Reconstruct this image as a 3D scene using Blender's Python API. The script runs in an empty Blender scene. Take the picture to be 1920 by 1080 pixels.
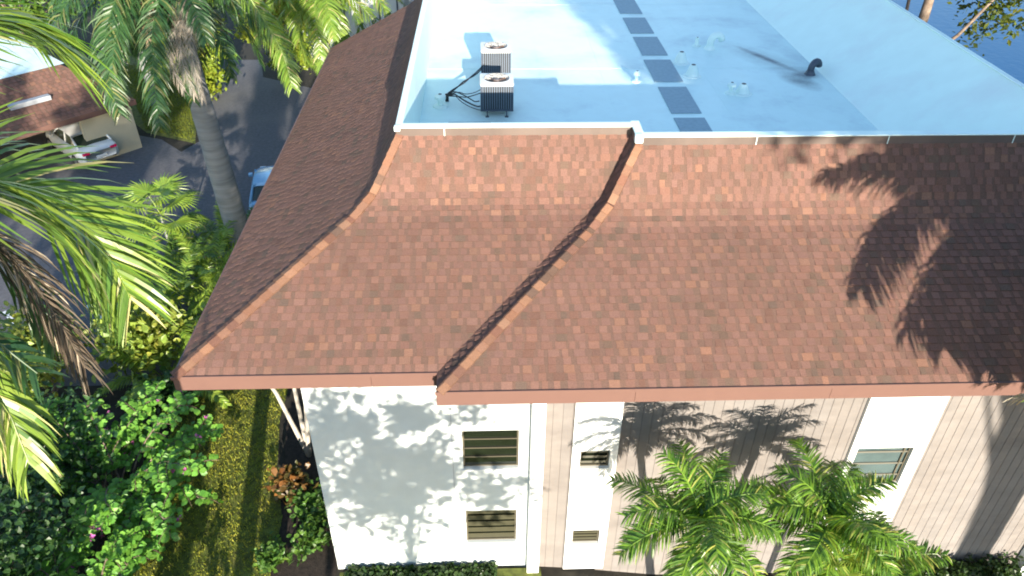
import bpy, math, random
from mathutils import Vector, Matrix
random.seed(7)
PI = math.pi
R = math.radians
sc = bpy.context.scene
COL = sc.collection

# ------------------------------------------------------------------ camera
CAM = Vector((0, 0, 16.15))
FPX = 1425.8
PITCH, YAW, ROLL = R(35.71), R(2.307), R(-0.606)
_f = Vector((math.sin(YAW)*math.cos(PITCH), math.cos(YAW)*math.cos(PITCH), -math.sin(PITCH)))
_r = Vector((math.cos(YAW), -math.sin(YAW), 0))
_d = _f.cross(_r)
CR = _r*math.cos(ROLL) + _d*math.sin(ROLL)
CD = -_r*math.sin(ROLL) + _d*math.cos(ROLL)
CF = _f
cd = bpy.data.cameras.new('camera')
cam = bpy.data.objects.new('camera', cd)
COL.objects.link(cam)
cd.sensor_width = 36
cd.lens = 36*FPX/1920
cd.clip_start = 0.05
cd.clip_end = 2000
M3 = Matrix((CR, -CD, -CF)).transposed()
cam.matrix_world = Matrix.Translation(CAM) @ M3.to_4x4()
sc.camera = cam

def pix(u, v):
    return CR*((u-960)/FPX) + CD*((v-540)/FPX) + CF
def atZ(u, v, z):
    d = pix(u, v); return CAM + d*((z-CAM.z)/d.z)
def atY(u, v, y):
    d = pix(u, v); return CAM + d*((y-CAM.y)/d.y)
def atR(u, v, r):
    return CAM + pix(u, v).normalized()*r

# ------------------------------------------------------------------ light
SUN = Vector((0.15, -1.0, 0.238)).normalized()
el = math.asin(SUN.z)
w = bpy.data.worlds.new('World')
sc.world = w
w.use_nodes = True
nt = w.node_tree
sky = nt.nodes.new('ShaderNodeTexSky')
sky.sky_type = 'NISHITA'
sky.sun_disc = False
sky.sun_elevation = el
sky.sun_rotation = math.atan2(SUN.x, SUN.y)
sky.air_density = 1.0
sky.dust_density = 0.3
sky.ozone_density = 1.8
bg = nt.nodes['Background']
bg.inputs['Strength'].default_value = 0.15
nt.links.new(sky.outputs[0], bg.inputs[0])
sl = bpy.data.lights.new('sun', 'SUN')
sl.energy = 4.9
sl.angle = R(0.5)
sl.color = (1.0, 0.90, 0.76)
so = bpy.data.objects.new('sun', sl)
COL.objects.link(so)
so.rotation_euler = SUN.to_track_quat('Z', 'Y').to_euler()
sc.view_settings.view_transform = 'Standard'
sc.view_settings.look = 'None'
sc.view_settings.exposure = 1.58
sc.view_settings.gamma = 1.0
sc.cycles.filter_width = 1.9
sc.cycles.max_bounces = 6
sc.cycles.transparent_max_bounces = 4

# ------------------------------------------------------------------ materials
def newmat(name):
    m = bpy.data.materials.new(name); m.use_nodes = True
    return m, m.node_tree, m.node_tree.nodes['Principled BSDF']

def mat(name, col, rough=0.7, var=0.15, scale=6.0, bump=0.0, bscale=40.0, metal=0.0, spec=0.5,
        attr=False, stain=None, stain_scale=0.6, stain_amt=0.5, stretch=(1, 1, 1)):
    m, n, p = newmat(name)
    L = n.links.new
    tc = n.nodes.new('ShaderNodeTexCoord')
    mp = n.nodes.new('ShaderNodeMapping')
    mp.inputs['Scale'].default_value = stretch
    L(tc.outputs['Object'], mp.inputs[0])
    nz = n.nodes.new('ShaderNodeTexNoise')
    nz.inputs['Scale'].default_value = scale
    nz.inputs['Detail'].default_value = 6
    L(mp.outputs[0], nz.inputs['Vector'])
    mr = n.nodes.new('ShaderNodeMapRange')
    mr.inputs['From Min'].default_value = 0.25; mr.inputs['From Max'].default_value = 0.75
    mr.inputs['To Min'].default_value = 1-var; mr.inputs['To Max'].default_value = 1+var
    L(nz.outputs['Fac'], mr.inputs['Value'])
    mul = n.nodes.new('ShaderNodeVectorMath'); mul.operation = 'MULTIPLY'
    if attr:
        at = n.nodes.new('ShaderNodeAttribute'); at.attribute_name = 'Col'
        L(at.outputs['Color'], mul.inputs[0])
    else:
        mul.inputs[0].default_value = col[:3]
    L(mr.outputs[0], mul.inputs[1])
    out = mul.outputs[0]
    if stain:
        n2 = n.nodes.new('ShaderNodeTexNoise'); n2.inputs['Scale'].default_value = stain_scale
        n2.inputs['Detail'].default_value = 8; n2.inputs['Roughness'].default_value = 0.65
        L(mp.outputs[0], n2.inputs['Vector'])
        r2 = n.nodes.new('ShaderNodeMapRange')
        r2.inputs['From Min'].default_value = 0.5; r2.inputs['From Max'].default_value = 0.72
        r2.inputs['To Max'].default_value = stain_amt
        L(n2.outputs['Fac'], r2.inputs['Value'])
        mx = n.nodes.new('ShaderNodeMix'); mx.data_type = 'RGBA'
        L(r2.outputs[0], mx.inputs[0]); L(out, mx.inputs[6]); mx.inputs[7].default_value = (*stain, 1)
        out = mx.outputs[2]
    L(out, p.inputs['Base Color'])
    p.inputs['Roughness'].default_value = rough
    p.inputs['Metallic'].default_value = metal
    p.inputs['Specular IOR Level'].default_value = spec
    if bump > 0:
        nb = n.nodes.new('ShaderNodeTexNoise'); nb.inputs['Scale'].default_value = bscale
        nb.inputs['Detail'].default_value = 4
        L(mp.outputs[0], nb.inputs['Vector'])
        b = n.nodes.new('ShaderNodeBump'); b.inputs['Strength'].default_value = bump
        b.inputs['Distance'].default_value = 0.02
        L(nb.outputs['Fac'], b.inputs['Height']); L(b.outputs[0], p.inputs['Normal'])
    return m

def leafmat(name, rough=0.45, trans=0.35, spec=0.4):
    m, n, p = newmat(name)
    L = n.links.new
    at = n.nodes.new('ShaderNodeAttribute'); at.attribute_name = 'Col'
    L(at.outputs['Color'], p.inputs['Base Color'])
    p.inputs['Roughness'].default_value = rough
    p.inputs['Specular IOR Level'].default_value = spec
    tr = n.nodes.new('ShaderNodeBsdfTranslucent')
    mu = n.nodes.new('ShaderNodeVectorMath'); mu.operation = 'MULTIPLY'
    mu.inputs[1].default_value = (1.5, 1.5, 0.6)
    L(at.outputs['Color'], mu.inputs[0]); L(mu.outputs[0], tr.inputs['Color'])
    ms = n.nodes.new('ShaderNodeMixShader'); ms.inputs[0].default_value = trans
    L(p.outputs[0], ms.inputs[1]); L(tr.outputs[0], ms.inputs[2])
    L(ms.outputs[0], n.nodes['Material Output'].inputs['Surface'])
    return m

def glassmat(name, col, rough=0.08):
    return mat(name, col, rough=rough, var=0.25, scale=2.0, spec=0.8)

def watermat():
    m, n, p = newmat('lake_water')
    p.inputs['Base Color'].default_value = (0.004, 0.075, 0.20, 1)
    p.inputs['Specular IOR Level'].default_value = 0.12
    p.inputs['Roughness'].default_value = 0.28
    p.inputs['IOR'].default_value = 1.33
    tc = n.nodes.new('ShaderNodeTexCoord')
    nz = n.nodes.new('ShaderNodeTexNoise'); nz.inputs['Scale'].default_value = 1.6
    nz.inputs['Detail'].default_value = 5
    n.links.new(tc.outputs['Object'], nz.inputs['Vector'])
    b = n.nodes.new('ShaderNodeBump'); b.inputs['Strength'].default_value = 0.25
    b.inputs['Distance'].default_value = 0.08
    n.links.new(nz.outputs['Fac'], b.inputs['Height']); n.links.new(b.outputs[0], p.inputs['Normal'])
    return m

SHINGLE = mat('shingle', (1, 1, 1), rough=0.92, var=0.25, scale=55, bump=0.5, bscale=160, attr=True, spec=0.15, stain=(0.095, 0.062, 0.048), stain_scale=0.42, stain_amt=0.35)
WHITEWALL = mat('white_stucco', (0.53, 0.565, 0.55), rough=0.85, var=0.04, scale=3, bump=0.35, bscale=55,
                stain=(0.43, 0.45, 0.42), stain_scale=0.9, stain_amt=0.25)
WHITETRIM = mat('white_trim', (0.68, 0.69, 0.67), rough=0.6, var=0.03, scale=4, stain=(0.62, 0.60, 0.55), stain_scale=1.2, stain_amt=0.25)
TAUPE = mat('taupe_siding', (1, 1, 1), rough=0.85, var=0.10, scale=2.5, bump=0.3, bscale=30, attr=True,
            stain=(0.12, 0.106, 0.097), stain_scale=0.7, stain_amt=0.7, stretch=(0.8, 1, 1.6))
FASCIA = mat('fascia_paint', (0.130, 0.070, 0.055), rough=0.5, var=0.05, scale=3, stain=(0.105, 0.056, 0.044), stain_scale=1.5, stain_amt=0.4)
SOFFIT = mat('soffit', (0.45, 0.36, 0.30), rough=0.8, var=0.05)
FLASH = mat('flashing', (0.13, 0.10, 0.085), rough=0.42, var=0.22, scale=1.4, metal=0.2, stretch=(1, 1, 0.2))
FLASHDARK = mat('side_flashing', (0.16, 0.10, 0.09), rough=0.45, var=0.12, scale=1.4, metal=0.3)
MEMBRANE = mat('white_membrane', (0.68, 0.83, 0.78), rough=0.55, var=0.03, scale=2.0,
               stain=(0.60, 0.63, 0.64), stain_scale=0.35, stain_amt=0.5, bump=0.06, bscale=12)  # white membrane, tinted cyan to carry the blue of skylit shade
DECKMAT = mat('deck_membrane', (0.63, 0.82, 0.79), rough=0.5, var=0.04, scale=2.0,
              stain=(0.40, 0.52, 0.55), stain_scale=0.5, stain_amt=0.85, bump=0.06, bscale=12)  # cyan tint puts the blue of the shade into the white deck's colour
def soot_on(m, blots):
    """soft soot blots (centre, angle, half length, half width, strength) soaked into the membrane"""
    n = m.node_tree; L = n.links.new; p = n.nodes['Principled BSDF']
    src = p.inputs['Base Color'].links[0].from_socket
    tc = n.nodes.new('ShaderNodeTexCoord')
    nz = n.nodes.new('ShaderNodeTexNoise'); nz.inputs['Scale'].default_value = 2.2; nz.inputs['Detail'].default_value = 8; nz.inputs['Roughness'].default_value = 0.7
    L(tc.outputs['Object'], nz.inputs['Vector'])
    for (cx, cy, ang, a, b, st) in blots:
        mp = n.nodes.new('ShaderNodeMapping'); mp.vector_type = 'TEXTURE'
        mp.inputs['Location'].default_value = (cx, cy, 8.08); mp.inputs['Rotation'].default_value = (0, 0, ang); mp.inputs['Scale'].default_value = (a, b, 1)
        L(tc.outputs['Object'], mp.inputs[0])
        g = n.nodes.new('ShaderNodeTexGradient'); g.gradient_type = 'SPHERICAL'; L(mp.outputs[0], g.inputs[0])
        mu = n.nodes.new('ShaderNodeMath'); mu.operation = 'MULTIPLY'; L(g.outputs['Fac'], mu.inputs[0]); L(nz.outputs['Fac'], mu.inputs[1])
        mr = n.nodes.new('ShaderNodeMapRange'); mr.inputs['From Min'].default_value = 0.05; mr.inputs['From Max'].default_value = 0.45; mr.inputs['To Max'].default_value = st
        L(mu.outputs[0], mr.inputs['Value'])
        mx = n.nodes.new('ShaderNodeMix'); mx.data_type = 'RGBA'
        L(mr.outputs[0], mx.inputs[0]); L(src, mx.inputs[6]); mx.inputs[7].default_value = (0.10, 0.12, 0.14, 1); src = mx.outputs[2]
    L(src, p.inputs['Base Color'])
# object space of the deck is world minus the building's origin (3, 20, 0)
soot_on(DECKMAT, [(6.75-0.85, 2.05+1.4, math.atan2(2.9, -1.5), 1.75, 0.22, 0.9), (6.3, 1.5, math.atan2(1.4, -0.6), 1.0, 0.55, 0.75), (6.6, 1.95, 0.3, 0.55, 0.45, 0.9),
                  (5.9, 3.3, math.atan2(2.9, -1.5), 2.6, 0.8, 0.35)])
PADMAT = mat('grey_pad', (0.26, 0.36, 0.41), rough=0.8, var=0.10, scale=9, bump=0.3, bscale=70)
SOOT = mat('soot', (0.09, 0.10, 0.11), rough=0.9)
BLACK = mat('black_rubber', (0.018, 0.018, 0.02), rough=0.6, var=0.2)
DARKMETAL = mat('dark_metal', (0.06, 0.075, 0.10), rough=0.5, var=0.15, metal=0.3)
ACGREY = mat('cabinet_paint', (0.62, 0.62, 0.59), rough=0.45, var=0.05)
COPPER = mat('fan_motor', (0.30, 0.15, 0.07), rough=0.5, var=0.2)
GLASSDARK = glassmat('window_glass_dark', (0.006, 0.009, 0.005))
GLASSTEAL = glassmat('window_glass_teal', (0.07, 0.10, 0.10))
LOUVRE = mat('tan_louvre', (0.042, 0.040, 0.021), rough=0.5, var=0.1, scale=5)
FRAME = mat('window_frame', (0.09, 0.08, 0.055), rough=0.45, var=0.08)
ASPHALT = mat('asphalt', (0.095, 0.095, 0.105), rough=0.9, var=0.25, scale=7, bump=0.5, bscale=90,
              stain=(0.15, 0.145, 0.14), stain_scale=0.3, stain_amt=0.6)
CURB = mat('concrete', (0.36, 0.34, 0.30), rough=0.9, var=0.15, scale=8, bump=0.3)
PAINT = mat('road_paint', (0.70, 0.72, 0.75), rough=0.7, var=0.15, scale=12)
SOIL = mat('soil', (0.022, 0.019, 0.013), rough=1.0, var=0.5, scale=5, bump=0.9, bscale=35)
MULCH = mat('mulch', (0.028, 0.020, 0.015), rough=1.0, var=0.6, scale=9, bump=1.0, bscale=45)
LAWN = mat('lawn', (0.10, 0.12, 0.02), rough=0.95, var=0.7, scale=5, bump=1.0, bscale=70,
           stain=(0.15, 0.13, 0.03), stain_scale=1.1, stain_amt=0.6)
GRASSBLADE = leafmat('grass_blade', rough=0.6, trans=0.35, spec=0.2)
LEAF = leafmat('leaf', rough=0.42, trans=0.30)
PALMLEAF = leafmat('palm_leaf', rough=0.36, trans=0.30, spec=0.45)
DEADLEAF = leafmat('dry_palm_leaf', rough=0.8, trans=0.15, spec=0.2)
PALMBARK = mat('palm_bark', (0.20, 0.205, 0.21), rough=0.9, var=0.28, scale=2.2, bump=0.5, bscale=14, stretch=(0.5, 0.5, 5.0),
               stain=(0.27, 0.265, 0.25), stain_scale=1.3, stain_amt=0.5)
CROWNSHAFT = mat('crown_shaft', (0.10, 0.15, 0.05), rough=0.5, var=0.15)
BARK = mat('bark', (0.17, 0.125, 0.09), rough=0.95, var=0.4, scale=7, bump=0.8, bscale=25, stain=(0.34, 0.27, 0.21), stain_scale=2.0, stain_amt=0.7)
PALEBARK = mat('pale_bark', (0.36, 0.33, 0.28), rough=0.9, var=0.25, scale=5, bump=0.4, stretch=(1, 1, 0.4))
BEIGEWALL = mat('beige_stucco', (0.46, 0.41, 0.29), rough=0.9, var=0.06, scale=2, bump=0.3)
CARWHITE = mat('white_car_paint', (0.78, 0.77, 0.74), rough=0.18, var=0.02, spec=0.7)
CARBLUE = mat('blue_car_paint', (0.16, 0.36, 0.58), rough=0.2, var=0.04, spec=0.7)
CARGLASS = glassmat('car_glass', (0.03, 0.045, 0.03))
REDLAMP = mat('red_lens', (0.62, 0.01, 0.08), rough=0.15)
RIM = mat('wheel_rim', (0.5, 0.5, 0.52), rough=0.3, metal=0.8)
WATER = watermat()
GREYPANEL = mat('grey_white_panel', (0.50, 0.53, 0.53), rough=0.7, var=0.06)
PIPEGREY = mat('grey_gutter', (0.33, 0.35, 0.37), rough=0.5, var=0.08)

# ------------------------------------------------------------------ mesh helpers
ORIG = {}
class MB:
    """collects polygons (world coordinates) for one mesh"""
    def __init__(s):
        s.v = []; s.f = []; s.c = []; s.mi = []; s.cur = (1, 1, 1); s.m = 0
    def poly(s, pts, c=None):
        i = len(s.v); s.v.extend([tuple(p) for p in pts])
        s.f.append(tuple(range(i, i+len(pts)))); s.c.append(c or s.cur); s.mi.append(s.m)
    def box(s, x0, x1, y0, y1, z0, z1, c=None, mtx=None):
        P = [Vector(p) for p in ((x0,y0,z0),(x1,y0,z0),(x1,y1,z0),(x0,y1,z0),(x0,y0,z1),(x1,y0,z1),(x1,y1,z1),(x0,y1,z1))]
        if mtx: P = [mtx @ p for p in P]
        i = len(s.v); s.v.extend([tuple(p) for p in P])
        for q in ((0,3,2,1),(4,5,6,7),(0,1,5,4),(1,2,6,5),(2,3,7,6),(3,0,4,7)):
            s.f.append(tuple(i+k for k in q)); s.c.append(c or s.cur); s.mi.append(s.m)
    def tube(s, pts, rads, n=8, c=None, cap=True):
        pts = [Vector(p) for p in pts]
        if not hasattr(rads, '__len__'): rads = [rads]*len(pts)
        rings = []; ref = None
        for k, p in enumerate(pts):
            t = (pts[min(k+1, len(pts)-1)] - pts[max(k-1, 0)]).normalized()
            if ref is None:
                ref = t.orthogonal().normalized()
            ref = (ref - t*ref.dot(t)).normalized()
            b = t.cross(ref)
            i = len(s.v)
            for j in range(n):
                a = 2*PI*j/n
                s.v.append(tuple(p + ref*math.cos(a)*rads[k] + b*math.sin(a)*rads[k]))
            rings.append(i)
        for k in range(len(rings)-1):
            for j in range(n):
                a, b2 = rings[k], rings[k+1]; j2 = (j+1) % n
                s.f.append((a+j, a+j2, b2+j2, b2+j)); s.c.append(c or s.cur); s.mi.append(s.m)
        if cap:
            s.f.append(tuple(rings[0]+j for j in reversed(range(n)))); s.c.append(c or s.cur); s.mi.append(s.m)
            s.f.append(tuple(rings[-1]+j for j in range(n))); s.c.append(c or s.cur); s.mi.append(s.m)
    def ring(s, c0, r, tr, n=24, m=6, axis=None, c=None):
        pts = [Vector(c0)+Vector((r*math.cos(2*PI*k/n), r*math.sin(2*PI*k/n), 0)) for k in range(n+1)]
        s.tube(pts, tr, m, c, cap=False)
    def build(s, name, mats, parent=None, smooth=False, bevel=0.0):
        me = bpy.data.meshes.new(name)
        org = ORIG.get(parent.name, Vector((0, 0, 0))) if parent else Vector((0, 0, 0))
        vv = [(x-org.x, y-org.y, z-org.z) for x, y, z in s.v] if parent else s.v
        me.from_pydata(vv, [], s.f)
        if not isinstance(mats, (list, tuple)): mats = [mats]
        for m in mats: me.materials.append(m)
        if len(mats) > 1: me.polygons.foreach_set('material_index', s.mi)
        a = me.color_attributes.new('Col', 'FLOAT_COLOR', 'CORNER')
        buf = []
        for f, c in zip(s.f, s.c):
            buf.extend((c[0], c[1], c[2], 1.0)*len(f))
        a.data.foreach_set('color', buf)
        if smooth: me.polygons.foreach_set('use_smooth', [True]*len(s.f))
        me.update()
        o = bpy.data.objects.new(name, me)
        COL.objects.link(o)
        if parent:
            o.parent = parent
            ORIG[o.name] = org.copy()
        if bevel:
            b = o.modifiers.new('bevel', 'BEVEL'); b.width = bevel; b.segments = 2
        return o

def tag(o, label, cat, group=None, kind=None):
    if label: o['label'] = label
    if cat: o['category'] = cat
    if group: o['group'] = group
    if kind: o['kind'] = kind
    return o
def thing(name, loc, label, cat, group=None):
    e = bpy.data.objects.new(name, None)
    e.empty_display_size = 0.2
    COL.objects.link(e); e.location = loc
    ORIG[e.name] = Vector(loc)
    return tag(e, label, cat, group)
def struct(o): o['kind'] = 'structure'; return o
def copy_tree(o, parent=None):
    c = o.copy(); COL.objects.link(c)
    if parent: c.parent = parent
    for ch in list(o.children): copy_tree(ch, c)
    return c
def jit(c, a=0.2, rnd=random):
    k = 1 + rnd.uniform(-a, a); h = rnd.uniform(-a, a)*0.4
    return (max(0.003, c[0]*(k+h)), max(0.003, c[1]*k), max(0.002, c[2]*(k-h)))
def mixc(a, b, t): return tuple(a[i]*(1-t)+b[i]*t for i in range(3))

# ------------------------------------------------------------------ ground, water
def sstep(a, b, x):
    t = max(0, min(1, (x-a)/(b-a))); return t*t*(3-2*t)
def gz(x, y):
    return -0.65*sstep(0, 5, x) - 2.2*sstep(17, 26, x)
mb = MB()
xs = [-400, -200, -100, -60, -40] + [-30+2*k for k in range(36)] + [50, 70, 100, 200, 400]
ys = [-400, -200, -80, -40, -20, 0, 10, 20, 30, 40, 60, 80, 120, 200, 400]
for i in range(len(xs)-1):
    for j in range(len(ys)-1):
        mb.poly([(x, y, gz(x, y)) for x, y in ((xs[i],ys[j]),(xs[i+1],ys[j]),(xs[i+1],ys[j+1]),(xs[i],ys[j+1]))])
struct(mb.build('ground', SOIL))
mb = MB()
mb.poly([(19.5, -100, -1.3), (500, -100, -1.3), (500, 500, -1.3), (19.5, 500, -1.3)])
struct(mb.build('lake_water', WATER))
# driveway
mb = MB()
drive = [(-30, 17.6), (-9.6, 17.6), (-7.6, 24), (-5.8, 30), (-5.8, 37), (-9.5, 42), (-13.0, 44), (-13.8, 47), (-16.2, 47), (-14.9, 38.5), (-13.9, 35.6), (-14.6, 34.0), (-16, 35.4), (-30, 41)]
mb.poly([(x, y, 0.006) for x, y in drive])
struct(mb.build('driveway', ASPHALT))
mb = MB()
def lineband(a, b, wd, z):
    a = Vector((a[0], a[1], z)); b = Vector((b[0], b[1], z)); n = (b-a).cross(Vector((0,0,1))).normalized()*wd/2
    return [a-n, b-n, b+n, a+n]
a, b = atZ(165, 572, 0), atZ(272, 686, 0)
mb.poly(lineband(a, b, 0.14, 0.011))
a2 = a + Vector((-2.7, -0.3, 0)); b2 = b + Vector((-2.7, -0.3, 0))
mb.poly(lineband(a2, b2, 0.14, 0.011))
struct(mb.build('parking_line', PAINT))
# lawns
def lawn(name, pts, z=0.010):
    m = MB(); m.poly([(x, y, z) for x, y in pts]); struct(m.build(name, LAWN))
strip = [(-8.2, 6), (-5.15, 6), (-5.25, 11), (-5.3, 12.5), (-5.75, 14), (-6.1, 16), (-6.2, 24), (-8.4, 24), (-9.4, 17.4), (-8.9, 14)]
lawn('lawn', strip)
verge = [(-15.0, 34.6), (-12.3, 39.4), (-13.9, 47), (-19.5, 47), (-17.2, 38)]
lawn('grass_verge', [(-14.2, 34.9), (-15.2, 38.5), (-16.6, 47), (-24, 50), (-22, 42), (-17.0, 36.2)])
lawn('garden_grass', [(-3.6, 6), (1.2, 6), (1.2, 10.9), (-3.6, 10.9)], 0.008)
mb = MB(); mb.poly([(x, y, 0.014) for x, y in [(-5.2, 9), (-3.7, 9), (-3.7, 24), (-6.0, 24), (-5.9, 16), (-5.55, 14), (-5.2, 12)]])
struct(mb.build('planting_bed', MULCH))

def inside(p, poly):
    x, y = p; r = False
    for i in range(len(poly)):
        x1, y1 = poly[i]; x2, y2 = poly[i-1]
        if (y1 > y) != (y2 > y) and x < (x2-x1)*(y-y1)/(y2-y1)+x1: r = not r
    return r
def grass(name, poly, n, h, cols, label, rnd):
    m = MB(); x0 = min(p[0] for p in poly); x1 = max(p[0] for p in poly); y0 = min(p[1] for p in poly); y1 = max(p[1] for p in poly)
    k = 0
    while k < n:
        x, y = rnd.uniform(x0, x1), rnd.uniform(y0, y1)
        if not inside((x, y), poly): continue
        k += 1
        hh = h*rnd.uniform(0.5, 1.3); a = rnd.uniform(0, 2*PI); wd = 0.014*rnd.uniform(0.7, 1.5)
        dx, dy = math.cos(a)*wd, math.sin(a)*wd
        lx, ly = rnd.gauss(0, 0.5)*hh, rnd.gauss(0, 0.5)*hh
        patch = min(1, max(0, 0.5+0.4*math.sin(x*4.3+math.sin(y*2.1)*2)*math.cos(y*2.9+x)+rnd.gauss(0, 0.25)))
        c = jit(mixc(cols[0], cols[1], patch), 0.25, rnd)
        g = gz(x, y)
        m.poly([(x-dx, y-dy, g), (x+dx, y+dy, g), (x+lx+dx*0.3, y+ly+dy*0.3, g+hh)], c)
    return tag(m.build(name, GRASSBLADE), label, 'grass', kind='stuff')
rg = random.Random(3)
grass('lawn_grass', [p for p in strip if True], 26000, 0.07, ((0.14, 0.19, 0.024), (0.37, 0.36, 0.05)), 'yellow green mown grass strip beside the white wall', rg)
grass('wall_grass', [(-3.3, 9.2), (0.8, 9.2), (0.8, 10.5), (-3.3, 10.5)], 5000, 0.10, ((0.12, 0.17, 0.03), (0.17, 0.19, 0.04)), 'green grass at the foot of the white wall', rg)
grass('verge_grass', [(-14.4, 35.2), (-15.2, 38.5), (-16.6, 46), (-22, 46), (-17.2, 36.6)], 9000, 0.14, ((0.13, 0.17, 0.02), (0.18, 0.20, 0.03)), 'bright grass verge across the driveway behind the grey palm trunk', rg)

# ------------------------------------------------------------------ the building
BLD = thing('apartment_building', (3, 20, 0), 'two storey white and taupe apartment building with brown shingled mansard roof', 'building')
EZ, TZ = 6.65, 9.62                    # eave, top of shingles
CAPZ = 9.77
PROF = [(0, EZ), (3.00, 8.225), (3.20, 8.362), (3.40, 8.57), (3.98, TZ)]   # plan run, height: shallow skirt sweeping up to the steep top
LR, BZ = 3.28, 8.37
RUN = 3.98
SEGS = []
for (ra, za), (rb_, zb_) in zip(PROF, PROF[1:]):
    L_ = math.hypot(rb_-ra, zb_-za); SEGS.append((ra, za, rb_-ra, zb_-za, L_, (rb_-ra)/L_))
AX, AY = -5.77, 10.58                  # eave corner, first volume
BX, BY = -0.92, 10.06                  # eave corner, second volume
RX = 16.5                              # right eave corner
YEND = 29.0
roof = MB()
rooft = {}
PALETTE = [((0.170, 0.093, 0.072), 54), ((0.182, 0.099, 0.075), 20), ((0.200, 0.108, 0.075), 7), ((0.120, 0.080, 0.060), 8), ((0.140, 0.078, 0.059), 12)]
PW = [p[1] for p in PALETTE]
def shingles(m, O, U, V, N, vlen, ul, ur, rnd, e=0.152, hh=1.0):
    """courses of tabs; ul, ur give the ends of a course at height v"""
    ncs = max(1, round(vlen/e)); e = vlen/ncs
    m.poly([O+U*ul(0)+V*0, O+U*ur(0), O+U*ur(vlen)+V*vlen, O+U*ul(vlen)+V*vlen], (0.155, 0.085, 0.065))
    for k in range(ncs):
        v0 = k*e; v1 = min(vlen, v0+e*1.02)
        if v1-v0 < 0.02: continue
        u = min(ul(v0), ul(v1)) - rnd.random()*0.3; tt = False
        uend = max(ur(v0), ur(v1))
        while u < uend:
            tt = not tt
            wd = rnd.choice((0.11, 0.14, 0.16, 0.2)) if tt else rnd.choice((0.06, 0.08, 0.11, 0.14)); a, b = u, u+wd
            u = b
            a0, b0 = max(a, ul(v0)), min(b, ur(v0)); a1, b1 = max(a, ul(v1)), min(b, ur(v1))
            if b0-a0 < 0.01 and b1-a1 < 0.01: continue
            a0 = min(a0, b0); a1 = min(a1, b1)
            h = (0.020 if tt else 0.008)*hh*(1 if k else 0.4)
            c = jit(rnd.choices(PALETTE, PW)[0][0], 0.08, rnd)
            if not tt: c = mixc(c, (0.118, 0.073, 0.056), 0.75)
            p0, p1 = O+U*a0+V*v0+N*h, O+U*b0+V*v0+N*h
            p2, p3 = O+U*b1+V*v1+N*0.003, O+U*a1+V*v1+N*0.003
            m.poly([p0, p1, p2, p3], c)
            q0, q1 = O+U*a0+V*v0+N*0.0005, O+U*b0+V*v0+N*0.0005
            m.poly([q0, q1, p1, p0], mixc(c, (0.05, 0.03, 0.02), 0.6 if k else 0.1))  # butt face coloured darker: a shadow line painted under each tab
            if tt:
                m.poly([q0, p0, p3], c); m.poly([q1, p2, p1], c)
rs = random.Random(11)
def front(ey, xl0, sl, xr0, sr, m):
    """front slope: eave at y=ey; ends xl0, xr0 at the eave; sl, sr = plan shift per plan run"""
    U = Vector((1, 0, 0))
    for ra, za, dr, dz, L_, k in SEGS:
        V = Vector((0, dr, dz))/L_; N = Vector((0, -dz, dr))/L_
        shingles(m, Vector((0, ey+ra, za)), U, V, N, L_, lambda v: xl0+sl*(ra+v*k), lambda v: xr0-sr*(ra+v*k), rs)
def side(ex, yfar, ynear, sf, m, hh=1.0):
    """slope facing left: eave at x=ex, from yfar(run) to ynear+run"""
    U = Vector((0, -1, 0))
    for n_, (ra, za, dr, dz, L_, k) in enumerate(SEGS):
        V = Vector((dr, 0, dz))/L_; N = Vector((-dz, 0, dr))/L_
        shingles(m, Vector((ex+ra, 0, za)), U, V, N, L_, lambda v: -yfar(n_, ra+v*k), lambda v: -(ynear+ra+v*k), rs, hh=hh)
m = MB()
front(AY, AX, 1, BX, -1, m)      # first volume, valley on its right (ends shift right going up)
front(BY, BX, 1, RX, 1, m)       # second volume
side(AX, lambda n, r: YEND if n < 2 else 44, AY, 1, m, hh=0.45)
side(BX, lambda n, r: AY+r, BY, 1, m)     # narrow return of the second volume between hip and valley
c = (0.13, 0.07, 0.05)
for (ra, za), (rb_, zb_) in zip(PROF, PROF[1:]):   # right side, out of the frame
    m.poly([(RX-ra, BY+ra, za), (RX-ra, 44, za), (RX-rb_, 44, zb_), (RX-rb_, BY+rb_, zb_)], c)
m.poly([(AX, YEND, EZ), (AX+LR, YEND, BZ), (AX+LR, YEND, EZ-0.3), (AX, YEND, EZ-0.3)], c)   # closed back end
ROOF = m.build('mansard_roof', SHINGLE, BLD)
# hip caps: overlapping folded shingles
def hipcap(m, A, B, d1, d2, rnd, wd=0.15, step=0.21, w2=0.15):
    A, B = Vector(A), Vector(B); L = (B-A).length; t = (B-A)/L; n = int(L/step)
    up = (d1.cross(t)); up = up if up.z > 0 else -up
    nn = -(d1+d2).normalized()
    for k in range(n+1):
        s0 = k*step; s1 = min(L, s0+step*1.35)
        c = jit(rnd.choices([(0.235, 0.128, 0.080), (0.205, 0.108, 0.070), (0.165, 0.083, 0.058), (0.12, 0.075, 0.055)], [6, 5, 3, 2])[0], 0.1, rnd)
        h0, h1 = 0.045, 0.022
        r0, r1 = A+t*s0+nn*h0, A+t*s1+nn*h1
        for d, wd in ((d1, 0.15), (d2, w2)):
            e0, e1 = r0+d*wd, r1+d*wd
            m.poly([r0, e0, e1, r1], c)
            m.poly([r0, e0, e0-nn*0.02, r0-nn*0.02], mixc(c, (0.05, 0.03, 0.02), 0.4))
            m.poly([e0, e1, e1-nn*0.03, e0-nn*0.03], mixc(c, (0.05, 0.03, 0.02), 0.4))
def perp(face_u, t):        # direction in a face away from the hip
    return face_u
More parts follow.
